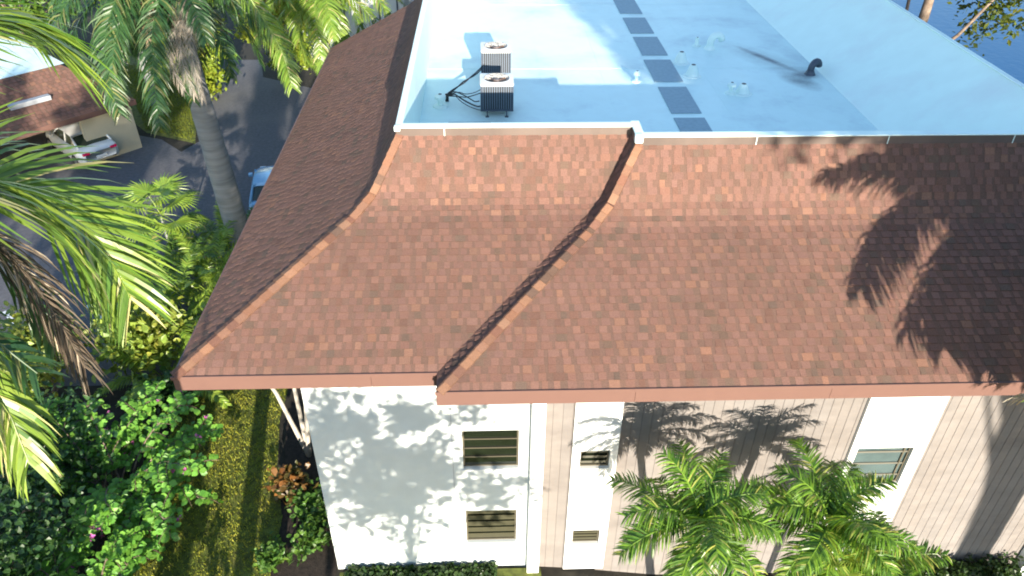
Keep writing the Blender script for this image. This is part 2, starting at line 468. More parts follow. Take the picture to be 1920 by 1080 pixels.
def hips(m, x, y, rnd, sx=1):
    for (o, z0, r1, z1) in ((*PROF[0], *PROF[1]), (*PROF[1], *PROF[3]), (*PROF[3], *PROF[4])):
        A = Vector((x+sx*o, y+o, z0)); B = Vector((x+sx*r1, y+r1, z1)); t = (B-A).normalized()
        def inface(dv):
            return (dv - t*dv.dot(t)).normalized()
        # in front face the horizontal direction away from hip is +x; in side face +y
        hipcap(m, A, B, inface(Vector((sx, 0, 0))), inface(Vector((0, 1, 0))), rnd, w2=0.05 if (x, y) == (BX, BY) else 0.15)
for (hx, hy, sx) in ((AX, AY, 1), (BX, BY, 1), (RX, BY, -1)):
    hc = MB(); hips(hc, hx, hy, rs, sx); hc.build('hip_cap', SHINGLE, ROOF)
# fascia and drip edge
fz0 = EZ-0.33
m = MB()
def boards(m, x0, x1, *r):
    x = x0
    while x < x1-0.01:
        b = min(x1, x+3.62); m.box(x, b-0.006 if b < x1 else b, *r); x = b
boards(m, AX-0.02, BX-0.025, AY-0.03, AY+0.02, fz0, EZ+0.002)
m.box(AX-0.03, AX+0.02, AY+0.022, YEND, fz0, EZ+0.001)
boards(m, BX-0.022, RX, BY-0.03, BY+0.02, fz0, EZ+0.002)
m.box(BX-0.020, BX+0.03, BY+0.022, AY+0.3, fz0, EZ+0.001)
m.box(RX-0.02, RX+0.03, BY+0.022, 44, fz0, EZ)
# drip edge lip
m.box(AX-0.045, BX-0.03, AY-0.05, AY-0.031, EZ-0.06, EZ+0.012)
m.box(BX-0.04, RX, BY-0.05, BY-0.031, EZ-0.06, EZ+0.012)
m.build('fascia', FASCIA, ROOF)
m = MB()
m.box(AX+0.022, BX+0.03, AY+0.021, 11.2, fz0+0.02, fz0+0.05)
m.box(BX+0.032, RX-0.022, BY+0.021, 11.2, fz0+0.02, fz0+0.05)
m.box(AX+0.022, -3.5, 11.203, YEND, fz0+0.02, fz0+0.05)
m.build('soffit', SOFFIT, ROOF)
# parapet: flashing face, white cap
px0, py0 = AX+RUN, AY+RUN       # top corner of first volume
qx0, qy0 = BX+RUN, BY+RUN
rx1 = RX-RUN
m = MB()
m.box(px0-0.02, qx0-0.01, py0-0.035, py0+0.01, TZ-0.06, CAPZ-0.03)
m.box(qx0-0.03, rx1, qy0-0.035, qy0+0.01, TZ-0.06, CAPZ-0.03)
m.box(qx0-0.031, qx0+0.012, qy0+0.012, py0+0.2, TZ-0.06, CAPZ-0.03)
m.build('flashing', FLASH, ROOF)
m = MB()
m.box(px0-0.035, px0+0.01, py0+0.012, 44, TZ-0.06, CAPZ-0.031)
m.build('side_flashing', FLASHDARK, ROOF)
m = MB()
cw = 0.16
def capstrip(m, pts):
    m.box(*pts)
m.box(px0-0.045, qx0+0.12, py0-0.05, py0+cw, CAPZ-0.03, CAPZ)
m.box(qx0-0.045, rx1+0.03, qy0-0.05, qy0+cw, CAPZ-0.028, CAPZ+0.003)
m.box(qx0-0.043, qx0+0.14, qy0+cw, py0+cw+0.05, CAPZ-0.029, CAPZ+0.002)
m.box(px0-0.047, px0+0.10, py0+cw, 44, CAPZ-0.031, CAPZ-0.002)
m.box(rx1-0.10, rx1+0.05, qy0+cw, 44, CAPZ-0.03, CAPZ+0.001)
m.build('parapet_cap', MEMBRANE, ROOF, bevel=0.012)
m = MB(); m.box(qx0-0.06, qx0+0.10, qy0-0.07, qy0+0.06, CAPZ-0.14, CAPZ+0.02); m.build('corner_boot', MEMBRANE, ROOF, bevel=0.01)
m = MB(); m.box(px0-0.06, px0+0.06, py0-0.065, py0+0.05, CAPZ-0.09, CAPZ+0.012); m.build('corner_boot', MEMBRANE, ROOF, bevel=0.01)
for x, y in ((px0+0.95, py0), (qx0+2.4, qy0), (qx0+5.1, qy0), (qx0+7.7, qy0)):
    m = MB(); m.box(x, x+0.016, y-0.043, y-0.036, TZ-0.05, CAPZ-0.03); m.build('seam_strap', MEMBRANE, ROOF)
DZ = 8.08
BRK = 10.15
m = MB()
m.poly([(px0, py0, DZ), (BRK, py0-0.6, DZ), (BRK, 44, DZ), (px0, 44, DZ)])
for xx in (-0.2, 1.65, 3.5, 6.6, 8.4):
    m.box(xx, xx+0.05, py0, 44, DZ-0.01, DZ+0.004)
for yy in (22.6, 29.5, 37):
    m.box(px0+0.1, BRK, yy, yy+0.05, DZ-0.01, DZ+0.006)
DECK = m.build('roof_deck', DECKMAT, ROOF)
m = MB()
m.poly([(BRK, qy0, DZ+0.001), (rx1-0.06, qy0, CAPZ-0.02), (rx1-0.06, 44, CAPZ-0.02), (BRK, 44, DZ+0.001)])
m.build('sloped_deck', MEMBRANE, ROOF)
m = MB()   # parapet inside faces
m.poly([(px0+0.09, py0, DZ), (px0+0.09, py0, CAPZ-0.02), (px0+0.09, 44, CAPZ-0.02), (px0+0.09, 44, DZ)])
m.poly([(px0, py0+0.13, DZ), (qx0, py0+0.13, DZ), (qx0, py0+0.13, CAPZ-0.02), (px0, py0+0.13, CAPZ-0.02)])
m.poly([(qx0, qy0+0.13, DZ), (rx1, qy0+0.13, DZ), (rx1, qy0+0.13, CAPZ-0.02), (qx0, qy0+0.13, CAPZ-0.02)])
m.poly([(px0, 44, DZ), (rx1, 44, DZ), (rx1, 44, CAPZ), (px0, 44, CAPZ)])
m.build('parapet', MEMBRANE, ROOF)
# recessed back part on the left: gutter, dark wall under it
m = MB()
m.box(AX+LR-0.22, AX+LR-0.02, YEND+0.02, 44, BZ-0.22, BZ+0.03)
m.build('gutter', PIPEGREY, ROOF)

# walls
def wall_holes(m, x0, x1, z0, z1, y, holes, depth=0.12, c=None):
    xs = sorted({x0, x1, *[h[0] for h in holes], *[h[1] for h in holes]})
    zs = sorted({z0, z1, *[h[2] for h in holes], *[h[3] for h in holes]})
    for i in range(len(xs)-1):
        for j in range(len(zs)-1):
            cx, cz = (xs[i]+xs[i+1])/2, (zs[j]+zs[j+1])/2
            if any(h[0] < cx < h[1] and h[2] < cz < h[3] for h in holes): continue
            m.poly([(xs[i], y, zs[j]), (xs[i+1], y, zs[j]), (xs[i+1], y, zs[j+1]), (xs[i], y, zs[j+1])], c)
    for a, b, e, f in holes:
        d = y+depth
        m.poly([(a, y, e), (b, y, e), (b, d, e), (a, d, e)], c); m.poly([(a, y, f), (a, d, f), (b, d, f), (b, y, f)], c)
        m.poly([(a, y, e), (a, d, e), (a, d, f), (a, y, f)], c); m.poly([(b, y, e), (b, y, f), (b, d, f), (b, d, e)], c)
WY = 11.0
H1, H2 = (-0.56, 0.62, 3.48, 4.63), (-0.55, 0.60, 0.92, 2.07)
m = MB()
wall_holes(m, -3.65, 0.9, -0.6, 6.35, WY, [H1, H2])
m.poly([(-3.65, WY, -0.6), (-3.65, WY, 6.35), (-3.65, 44, 6.35), (-3.65, 44, -0.6)])
WALL = m.build('white_wall', WHITEWALL, BLD)
m = MB()   # thin control joints
m.box(-0.78, -0.765, WY-0.004, WY, 2.6, 5.9)
m.build('wall_joint', PIPEGREY, WALL)
m = MB()   # taupe boards with real grooves
rb = random.Random(5)
PA = (1.75, 2.72); PBx = (7.75, 9.36)
HA1, HA2 = (1.93, 2.56, 3.46, 4.01), (1.91, 2.54, 0.82, 1.34)
HB = (7.90, 9.12, 2.74, 3.92)
x = 0.9
while x < 20:
    wd = 0.205
    c = jit((0.176, 0.159, 0.147), 0.03, rb)
    a, b = x+0.005, x+wd-0.005
    if not (a > PA[0]+0.05 and b < PA[1]-0.05) and not (a > PBx[0]+0.05 and b < PBx[1]-0.05):
        m.poly([(a, WY+0.03, -1.2), (b, WY+0.03, -1.2), (b, WY+0.03, 6.35), (a, WY+0.03, 6.35)], c)
        g = mixc(c, (0.07, 0.06, 0.055), 0.5)
        m.poly([(b, WY+0.03, -1.2), (b, WY+0.042, -1.2), (b, WY+0.042, 6.35), (b, WY+0.03, 6.35)], g)
        m.poly([(b, WY+0.042, -1.2), (b+0.01, WY+0.042, -1.2), (b+0.01, WY+0.042, 6.35), (b, WY+0.042, 6.35)], g)
        m.poly([(b+0.01, WY+0.042, -1.2), (b+0.01, WY+0.03, -1.2), (b+0.01, WY+0.03, 6.35), (b+0.01, WY+0.042, 6.35)], g)
    x += wd
SIDING = m.build('taupe_siding', TAUPE, BLD)
def panel(name, x0, x1, z0, holes, trim=False):
    m = MB()
    wall_holes(m, x0, x1, z0, 6.34, WY-0.05, holes, 0.14)
    for xx in (x0, x1):
        m.poly([(xx, WY-0.05, z0), (xx, WY+0.05, z0), (xx, WY+0.05, 6.34), (xx, WY-0.05, 6.34)])
    m.poly([(x0, WY-0.05, z0), (x1, WY-0.05, z0), (x1, WY+0.05, z0), (x0, WY+0.05, z0)])
    if trim:
        m.box(x1-0.16, x1-0.002, WY-0.075, WY-0.052, z0+0.002, 6.33)
    return m.build(name, WHITETRIM, BLD)
PANA = panel('window_panel', PA[0], PA[1], -0.15, [HA1, HA2])
PANB = panel('window_panel', PBx[0], PBx[1], -0.15, [HB, (7.90, 9.12, 0.3, 1.4)], True)
m = MB(); m.box(0.86, 1.14, WY-0.24, WY+0.02, -0.8, 6.34); m.build('column', WHITETRIM, BLD, bevel=0.01)
m = MB(); m.box(13.1, 13.55, WY-0.24, WY+0.02, -1.2, 6.34); m.build('column', WHITETRIM, BLD, bevel=0.01)
def window(h, y, glass, slat, nslat, thick, parent=BLD, sl_c=None, tilt=0.0, mull=None, sill=False, rails=False):
    a, b, e, f = h; t = 0.035
    fr = MB()
    fr.box(a, b, y-0.035, y+0.02, e, e+t); fr.box(a, b, y-0.035, y+0.02, f-t, f)
    fr.box(a, a+t, y-0.034, y+0.02, e+t, f-t); fr.box(b-t, b, y-0.034, y+0.02, e+t, f-t)
    if mull: fr.box(mull, mull+0.03, y-0.03, y+0.02, e+t, f-t)
    W = fr.build('window', FRAME, parent)
    g = MB(); g.poly([(a+t, y+0.012, e+t), (b-t, y+0.012, e+t), (b-t, y+0.012, f-t), (a+t, y+0.012, f-t)])
    g.build('pane', glass, W)
    s = MB(); n = nslat
    for k in range(n):
        z = e+t+(f-e-2*t)*(k+0.5)/n
        hh = thick
        s.poly([(a+t, y-0.028-tilt, z-hh/2), (b-t, y-0.028-tilt, z-hh/2), (b-t, y-0.012, z+hh/2), (a+t, y-0.012, z+hh/2)])
        s.poly([(a+t, y-0.028-tilt, z-hh/2), (b-t, y-0.028-tilt, z-hh/2), (b-t, y-0.006, z-hh/2-0.002), (a+t, y-0.006, z-hh/2-0.002)])
    s.build('slat', slat, W)
    if rails:
        q = MB()
        for k in range(1, n):
            z = e+t+(f-e-2*t)*k/n; q.box(a+t, b-t, y-0.05, y-0.03, z-0.011, z+0.011)
        q.build('rail', FRAME, W)
    if sill:
        s = MB(); s.box(a-0.04, b+0.04, WY-0.035, WY-0.002, e-0.05, e-0.002); s.build('sill', WHITETRIM, W)
    return W
window(H1, WY+0.10, GLASSDARK, GLASSDARK, 4, 0.235, tilt=-0.006, sill=True, rails=True)
window(H2, WY+0.10, GLASSDARK, LOUVRE, 5, 0.150, tilt=-0.008, sill=True)
window(HA1, WY+0.06, GLASSDARK, LOUVRE, 3, 0.05)
window(HA2, WY+0.06, GLASSDARK, LOUVRE, 4, 0.07, tilt=-0.008)
window(HB, WY+0.06, GLASSTEAL, LOUVRE, 3, 0.035, mull=8.98)
window((7.90, 9.12, 0.3, 1.4), WY+0.06, GLASSTEAL, LOUVRE, 3, 0.035, mull=8.98)
# wing wall far back on the left, with battens
WG = thing('wing_wall', (-7, 47, 0), 'shaded white panelled wall with dark battens behind the left roof slope', 'wall')
m = MB(); m.box(-11, -2.4, 47, 47.4, 0, 7); m.build('wall_panel', GREYPANEL, WG)
for xx in (-8.4, -7.4, -6.3, -5.2, -4.1):
    m = MB(); m.box(xx, xx+0.10, 46.95, 46.998, 0, 7); m.build('batten', DARKMETAL, WG)

# ------------------------------------------------------------------ roof equipment
def ac_unit(loc, label, gr):
    T = thing('air_conditioner', loc, label, 'air conditioner', gr)
    x0, y0, z0 = loc; W, D_, Ht = 0.86, 0.80, 0.71; zb = z0+0.19
    m = MB()
    c = 0.045
    for xx in (x0, x0+W-c):
        for yy in (y0, y0+D_-c):
            m.box(xx, xx+c, yy, yy+c, zb, zb+Ht-0.02)
    m.box(x0, x0+W, y0, y0+D_, zb-0.03, zb+0.02)
    m.build('cabinet', DARKMETAL, T, bevel=0.006)
    m = MB()
    m.box(x0+0.05, x0+W-0.05, y0+0.05, y0+D_-0.05, zb+0.02, zb+0.10)
    m.poly([(x0+0.04, y0+0.045, zb), (x0+W-0.04, y0+0.045, zb), (x0+W-0.04, y0+0.045, zb+Ht), (x0+0.04, y0+0.045, zb+Ht)])
    m.poly([(x0+0.045, y0+0.04, zb), (x0+0.045, y0+D_-0.04, zb), (x0+0.045, y0+D_-0.04, zb+Ht), (x0+0.045, y0+0.04, zb+Ht)])
    m.poly([(x0+W-0.045, y0+0.04, zb), (x0+W-0.045, y0+D_-0.04, zb), (x0+W-0.045, y0+D_-0.04, zb+Ht), (x0+W-0.045, y0+0.04, zb+Ht)])
    m.poly([(x0+0.04, y0+D_-0.045, zb), (x0+W-0.04, y0+D_-0.045, zb), (x0+W-0.04, y0+D_-0.045, zb+Ht), (x0+0.04, y0+D_-0.045, zb+Ht)])
    m.build('coil', BLACK, T)
    m = MB()
    n = 13
    for k in range(n):
        xx = x0+0.06+(W-0.14)*k/(n-1)
        m.box(xx, xx+0.018, y0+0.004, y0+0.03, zb+0.03, zb+Ht-0.03)
        yy = y0+0.06+(D_-0.14)*k/(n-1)
        m.box(x0+0.004, x0+0.03, yy, yy+0.018, zb+0.03, zb+Ht-0.03); m.box(x0+W-0.03, x0+W-0.004, yy, yy+0.018, zb+0.03, zb+Ht-0.03)
    m.build('louvre', mat('louvre_paint', (0.15, 0.19, 0.24), 0.45, 0.1) if 'louvre_paint' not in bpy.data.materials else bpy.data.materials['louvre_paint'], T)
    # top cover with round opening
    m = MB(); zt = zb+Ht; cx, cy, rr = x0+W/2, y0+D_/2, 0.335; n = 48
    outer = []
    for k in range(n):
        a = 2*PI*k/n; ca, sa = math.cos(a), math.sin(a); q = 1/max(abs(ca)/(W/2+0.012), abs(sa)/(D_/2+0.012))
        outer.append((cx+ca*q, cy+sa*q))
    for k in range(n):
        a, b = 2*PI*k/n, 2*PI*(k+1)/n; o0, o1 = outer[k], outer[(k+1) % n]
        i0 = (cx+rr*math.cos(a), cy+rr*math.sin(a)); i1 = (cx+rr*math.cos(b), cy+rr*math.sin(b))
        m.poly([(*o0, zt), (*o1, zt), (*i1, zt+0.025), (*i0, zt+0.025)])
        m.poly([(*o0, zt-0.055), (*o1, zt-0.055), (*o1, zt), (*o0, zt)])
        m.poly([(*i0, zt+0.025), (*i1, zt+0.025), (*i1, zt-0.12), (*i0, zt-0.12)])
    m.build('top_cover', ACGREY, T)
    m = MB()
    for r_ in (0.09, 0.15, 0.21, 0.27, 0.33): m.ring((cx, cy, zt+0.03), r_, 0.004, 28, 4)
    for k in range(8):
        a = 2*PI*k/8; m.tube([(cx+0.05*math.cos(a), cy+0.05*math.sin(a), zt+0.034), (cx+0.335*math.cos(a), cy+0.335*math.sin(a), zt+0.03)], 0.004, 4)
    m.build('fan_grille', DARKMETAL, T)
    m = MB(); m.tube([(cx, cy, zt-0.20), (cx, cy, zt-0.02)], 0.085, 14)
    for k in range(4):
        a = PI/2*k+0.4; pts = []
        for rr_, da in ((0.08, -0.35), (0.30, -0.32), (0.30, 0.32), (0.08, 0.35)):
            pts.append((cx+rr_*math.cos(a+da), cy+rr_*math.sin(a+da), zt-0.10+0.06*(1 if da > 0 else -1)))
        m.poly(pts)
    m.build('fan', COPPER, T)
    for (xx, yy) in ((x0+0.16, y0+0.02), (x0+W-0.19, y0+0.02), (x0+0.16, y0+D_-0.06), (x0+W-0.19, y0+D_-0.06)):
        m = MB(); m.box(xx, xx+0.03, yy, yy+0.03, z0, zb-0.03); m.box(xx-0.03, xx+0.06, yy-0.03, yy+0.06, z0, z0+0.012); m.build('leg', DARKMETAL, T)
    return T
ac_unit((-0.11, 18.95, DZ), 'nearer grey air conditioner on legs with blue louvred front', 'rooftop air conditioners')
ac_unit((-0.09, 21.55, DZ), 'farther sunlit air conditioner behind the blue louvred one', 'rooftop air conditioners')
m = MB()
src = atZ(838, 180, DZ+0.15)
rr = random.Random(2)
def hose(ends, rad):
    p0, p1 = Vector(ends[0]), Vector(ends[1]); pts = []
    sag = rr.uniform(0.02, 0.10); wob = rr.uniform(-0.25, 0.25)
    for k in range(13):
        t = k/12; p = p0.lerp(p1, t)
        p += Vector((0.05*math.sin(t*9+wob*9), wob*math.sin(t*PI), sag*math.sin(t*PI*2)))
        p.z = max(DZ+rad, p.z); pts.append(p)
    m.tube(pts, rad, 7)
for dz, ty, rd in ((0.35, 19.2, 0.016), (0.55, 19.3, 0.014), (0.25, 19.1, 0.020), (0.6, 19.5, 0.011), (0.12, 19.15, 0.011)):
    hose((src, (-0.1, ty, DZ+dz)), rd)
hose((src, (-0.05, 21.6, DZ+0.5)), 0.018); hose((src, (-0.08, 21.8, DZ+0.35)), 0.018)
m.tube([src+Vector((0, 0, -0.15)), src+Vector((0, 0, 0.06))], 0.05, 10)
tag(m.build('refrigerant_hose', BLACK, smooth=True), 'bundle of black hoses running to the air conditioners', 'hose')
# walkway pads
pads = [(18.18-1.25, 18.81), (19.12, 21.03), (21.44, 23.33), (23.77, 25.6), (26.0, 27.79), (28.32, 30.16), (30.6, 32.4)]
names = ['nearest grey walkway pad partly hidden by the front parapet', 'second grey walkway pad from the front parapet', 'third grey walkway pad from the front parapet',
         'fourth grey walkway pad from the front parapet', 'fifth grey walkway pad from the front, pale in sun', 'sixth grey walkway pad from the front at the top of the photo', 'farthest grey walkway pad in the row']
rp = random.Random(4)
for (a, b), nm in zip(pads[:6], names):
    m = MB(); m.box(5.0+rp.uniform(-.02, .02), 5.83+rp.uniform(-.02, .02), a, b, DZ+0.002, DZ+0.022)
    tag(m.build('walkway_pad', PADMAT, bevel=0.006), nm, 'walkway pad', 'grey walkway pads laid in a row on the flat roof')
# gooseneck vents
def gooseneck(loc, h, r, matl, az, label, grp=None):
    T = thing('gooseneck_vent', loc, label, 'roof vent', grp)
    x, y, z = loc; m = MB(); d = Vector((math.cos(az), math.sin(az), 0))
    pts = [Vector(loc)+Vector((0, 0, 0.01)), Vector(loc)+Vector((0, 0, h))]
    for k in range(1, 8):
        a = PI*k/8*1.1; pts.append(Vector((x, y, z+h))+d*(r*1.9*(1-math.cos(a)))+Vector((0, 0, r*1.9*math.sin(a))))
    m.tube(pts, r, 12); m.build('pipe', matl, T, smooth=True)
    m = MB(); m.tube([Vector(loc), Vector(loc)+Vector((0, 0, 0.03)), Vector(loc)+Vector((0, 0, 0.12))], [r*1.7, r*1.5, r*1.06], 14); m.build('flange', matl if matl is not MEMBRANE else MEMBRANE, T)
    return T
gooseneck((9.80, 22.05, DZ), 0.16, 0.10, DARKMETAL, 0.6, 'black gooseneck vent with soot stain at the edge of sloped roof')
gooseneck((7.33, 24.4, DZ), 0.22, 0.11, MEMBRANE, 0.3, 'bright white gooseneck vent on the blue shaded roof')
def stub(loc, h, r, label, cone=False, ball=False):
    T = thing('plumbing_vent', loc, label, 'roof vent', 'small white plumbing vents on the flat roof')
    m = MB(); x, y, z = loc
    m.tube([(x, y, z), (x, y, z+0.03), (x, y, z+0.05)], [r*2.4, r*2.2, r*1.2], 12); m.build('flange', MEMBRANE, T)
    m = MB()
    if cone: m.tube([(x, y, z+0.04), (x, y, z+h*0.7), (x, y, z+h)], [r*1.7, r*1.1, r*0.7], 12)
    elif ball: m.tube([(x, y, z+0.04), (x, y, z+h*0.6), (x, y, z+h*0.62), (x, y, z+h*0.85), (x, y, z+h)], [r*0.8, r*0.8, r*1.7, r*1.7, r*0.6], 12)
    else: m.tube([(x, y, z+0.04), (x, y, z+h)], [r, r*0.95], 12)
    m.build('pipe', MEMBRANE, T)
    m = MB(); m.tube([(x, y, z+h), (x, y, z+h+0.004)], r*0.55, 10); m.build('opening', BLACK, T)
stub((6.97, 24.7, DZ), 0.28, 0.06, 'short white vent pipe beside the bright gooseneck')
stub((6.10, 23.1, DZ), 0.34, 0.12, 'white cone vent beside the third pad, farther one', cone=True)
stub((6.20, 21.95, DZ), 0.34, 0.12, 'white cone vent beside the third pad, nearer one', cone=True)
stub((6.98, 20.55, DZ), 0.32, 0.07, 'slim white vent pipe right of the second pad', ball=True)
stub((7.32, 20.55, DZ), 0.28, 0.12, 'squat white cone vent right of the slim pipe', cone=True)
stub((4.45, 21.5, DZ), 0.32, 0.06, 'small white capped vent left of the pads', ball=True)
stub((-1.2, 19.7, DZ), 0.35, 0.09, 'white capped vent left of the hoses by the side parapet', ball=True)
m = MB()
for (a, b) in (((-0.9, 18.3), (0.2, 18.45)), ):
    m.box(-0.95, 0.15, 18.25, 18.55, DZ+0.001, DZ+0.05)
tag(m.build('sleeper_board', PADMAT, bevel=0.008), 'grey board lying on the roof in front of the nearer air conditioner', 'board')

# ------------------------------------------------------------------ vegetation builders
def frond_mesh(m, pts, nl, LL, wd, rnd, cols, up=Vector((0, 0, 1)), droop=0.5, plum=0.35, r0=0.03, rc=None, start=0.12, fwd=0.6, segs=3, dens2=True, tipfrac=0.45):
    pts = [Vector(p) for p in pts]
    # arc length table
    d = [0]
    for i in range(1, len(pts)): d.append(d[-1]+(pts[i]-pts[i-1]).length)
    Lt = d[-1]
    def ev(s):
        s = max(0, min(1, s))*Lt
        for i in range(1, len(pts)):
            if d[i] >= s-1e-9:
                t = (s-d[i-1])/max(1e-9, d[i]-d[i-1]); return pts[i-1].lerp(pts[i], t), (pts[i]-pts[i-1]).normalized()
        return pts[-1], (pts[-1]-pts[-2]).normalized()
    n = 10
    m.tube([ev(k/n)[0] for k in range(n+1)], [r0*(1-0.85*k/n) for k in range(n+1)], 5, rc or cols[1])
    for k in range(nl):
        s = start+(1-start)*(k+rnd.random()*0.6)/nl
        P, T = ev(s)
        _, T2 = ev(s+0.06); T = (T+T2).normalized()
        S = T.cross(up)
        if S.length < 1e-3: S = T.orthogonal()
        S.normalize(); Un = S.cross(T).normalized()
        prof = min(1.0, 0.45+2.2*(s-start)) * (1.0 if s < 0.6 else 1-(1-tipfrac)*((s-0.6)/0.4)**1.3)
        for side in (-1, 1):
            l = LL*prof*rnd.uniform(0.85, 1.1)
            f_ = fwd*(0.8+0.7*s)*rnd.uniform(0.8, 1.2)
            dr = (S*side + T*f_ + Un*(0.25+rnd.uniform(-plum, plum))).normalized()
            c = jit(mixc(cols[0], cols[1], rnd.random()), 0.15, rnd)
            if rnd.random() < 0.08: c = jit(cols[2] if len(cols) > 2 else cols[1], 0.15, rnd)
            p = P.copy(); seg = l/segs
            wv = dr.cross((dr.cross(T)).normalized() if dr.cross(T).length > 1e-3 else Un).normalized()
            wv = (Matrix.Rotation(rnd.gauss(0, 0.42), 3, dr) @ wv)
            prev = None
            dd = droop*rnd.uniform(0.7, 1.35)
            prof_w = [0.75, 1.0, 0.72, 0.08] if segs == 3 else [0.7, 1.0, 0.95, 0.6, 0.06]
            for q in range(segs+1):
                w_ = wd*prof_w[q]*0.5
                a, b = p-wv*w_, p+wv*w_
                if prev: m.poly([prev[0], prev[1], b, a], c)
                prev = (a, b)
                dr = (dr + Vector((0, 0, -1))*dd/segs*(0.6+q*0.6)).normalized()
                wv = (wv-dr*wv.dot(dr)).normalized()
                p = p + dr*seg
def arc(C, az, e0, L, g, n=10, p=1.3, twist=0.0):
    pts = [Vector(C)]
    for k in range(n):
        s = (k+0.5)/n; e = e0-g*s**p; a = az+twist*s
        pts.append(pts[-1]+Vector((math.cos(a)*math.cos(e), math.sin(a)*math.cos(e), math.sin(e)))*L/n)
    return pts
GREEN = ((0.045, 0.105, 0.018), (0.085, 0.165, 0.025), (0.22, 0.22, 0.05))
BRIGHT = ((0.10, 0.19, 0.025), (0.19, 0.27, 0.045), (0.36, 0.32, 0.12))
DEEP = ((0.022, 0.065, 0.022), (0.05, 0.11, 0.03), (0.14, 0.15, 0.05))
DRY = ((0.20, 0.15, 0.10), (0.30, 0.23, 0.15), (0.42, 0.36, 0.27))
def trunk_mesh(m, base, top, r0, r1, n=14, bulge=0.0, rings=True, segs=26, bow=Vector((0, 0, 0))):
    base, top = Vector(base), Vector(top); pts = []; rad = []
    for k in range(segs+1):
        t = k/segs; pts.append(base.lerp(top, t)+bow*math.sin(t*PI))
        r = r0*(1-t)+r1*t + bulge*math.exp(-((t-0.35)/0.3)**2)
        if t < 0.06: r *= 1.25-4*t
        if rings: r *= 1+0.018*(-1)**k
        rad.append(r)
    m.tube(pts, rad, n)
    return pts
def palm(label, base, crown, r0, r1, nf, L, LL, cols, rnd, grp=None, name='palm_tree', wd=0.04, nl=60, emin=-0.9, emax=1.2, g=1.3, droop=0.6, plum=0.35, shaft=0.0, custom=(), azs=None, bulge=0.0, segs=3, skirt=0, bow=Vector((0, 0, 0)), fwd=0.6, ring_e=None):
    T = thing(name, base, label, 'palm tree', grp)
    m = MB(); trunk_mesh(m, base, crown, r0, r1, bulge=bulge, bow=bow); m.build('trunk', PALMBARK, T, smooth=True)
    C = Vector(crown)
    if shaft:
        m = MB(); m.tube([C-Vector((0, 0, 0.1)), C+Vector((0, 0, shaft*0.3)), C+Vector((0, 0, shaft))], [r1*1.15, r1*1.2, r1*0.5], 12); m.build('crown_shaft', CROWNSHAFT, T, smooth=True)
        C = C+Vector((0, 0, shaft*0.9))
    for k in range(nf):
        az = azs[k] if azs else k*2.39996+rnd.uniform(-.25, .25)
        t = (k+0.5)/nf; e0 = emax+(emin-emax)*t**1.1+rnd.uniform(-.12, .12)
        m = MB(); frond_mesh(m, arc(C, az, e0, L*rnd.uniform(0.88, 1.08), g*rnd.uniform(0.8, 1.2), twist=rnd.uniform(-.25, .25)), nl, LL, wd, rnd, cols, droop=droop, plum=plum, segs=segs, fwd=fwd)
        m.build('frond', PALMLEAF, T)
    for k in range(skirt):
        az = k*2.39996+1; m = MB()
        frond_mesh(m, arc(C-Vector((0, 0, 0.25)), az, -0.5, L*0.55, 0.9), nl//2, LL*0.8, wd*0.7, rnd, DRY, droop=1.2, plum=0.6)
        m.build('dry_frond', DEADLEAF, T)
    for f_ in custom: f_(T)
    return T

def leaves(m, pts, n, size, spread, cols, rnd, six=False, upb=0.5, elong=1.7):
    for k in range(n):
        p = Vector(pts[rnd.randrange(len(pts))])+Vector((rnd.gauss(0, 1), rnd.gauss(0, 1), rnd.gauss(0, 0.8)))*spread
        nrm = Vector((rnd.gauss(0, 1), rnd.gauss(0, 1), rnd.gauss(0, 1)+upb*2)).normalized()
        a = nrm.orthogonal().normalized(); a.rotate(Matrix.Rotation(rnd.uniform(0, 2*PI), 3, nrm)); b = nrm.cross(a)
        s = size*rnd.uniform(0.6, 1.3); l, wd = a*s*elong*0.5, b*s*0.5
        f = nrm*s*0.12
        c = jit(mixc(cols[0], cols[1], rnd.random()), 0.22, rnd)
        if six: m.poly([p-l, p-l*0.45+wd*0.9+f, p+l*0.3+wd+f, p+l-f, p+l*0.3-wd+f, p-l*0.45-wd*0.9+f], c)
        else: m.poly([p-l, p+wd+f, p+l, p-wd+f], c)
def branchy(m, base, dirn, L, r, depth, rnd, tips, spread=0.6, grav=0.0, nseg=5, kids=(2, 4)):
    p = Vector(base); d = Vector(dirn).normalized(); pts = [p.copy()]
    for k in range(nseg):
        d = (d+Vector((rnd.gauss(0, .14), rnd.gauss(0, .14), rnd.gauss(0, .10)-grav))).normalized(); p = p+d*L/nseg; pts.append(p.copy())
    m.tube(pts, [r*(1-0.55*k/nseg) for k in range(nseg+1)], 7 if depth > 1 else 5)
    if depth == 0:
        tips.extend(pts[2:]); return
    for k in range(rnd.randint(*kids)):
        q = pts[rnd.randint(2, nseg)]
        nd = (d*0.6+Vector((rnd.gauss(0, 1), rnd.gauss(0, 1), rnd.gauss(0.15, 0.6)))*spread).normalized()
        branchy(m, q, nd, L*rnd.uniform(0.5, 0.75), r*0.5, depth-1, rnd, tips, spread, grav, nseg, kids)
    if depth == 1: tips.extend(pts[-2:])
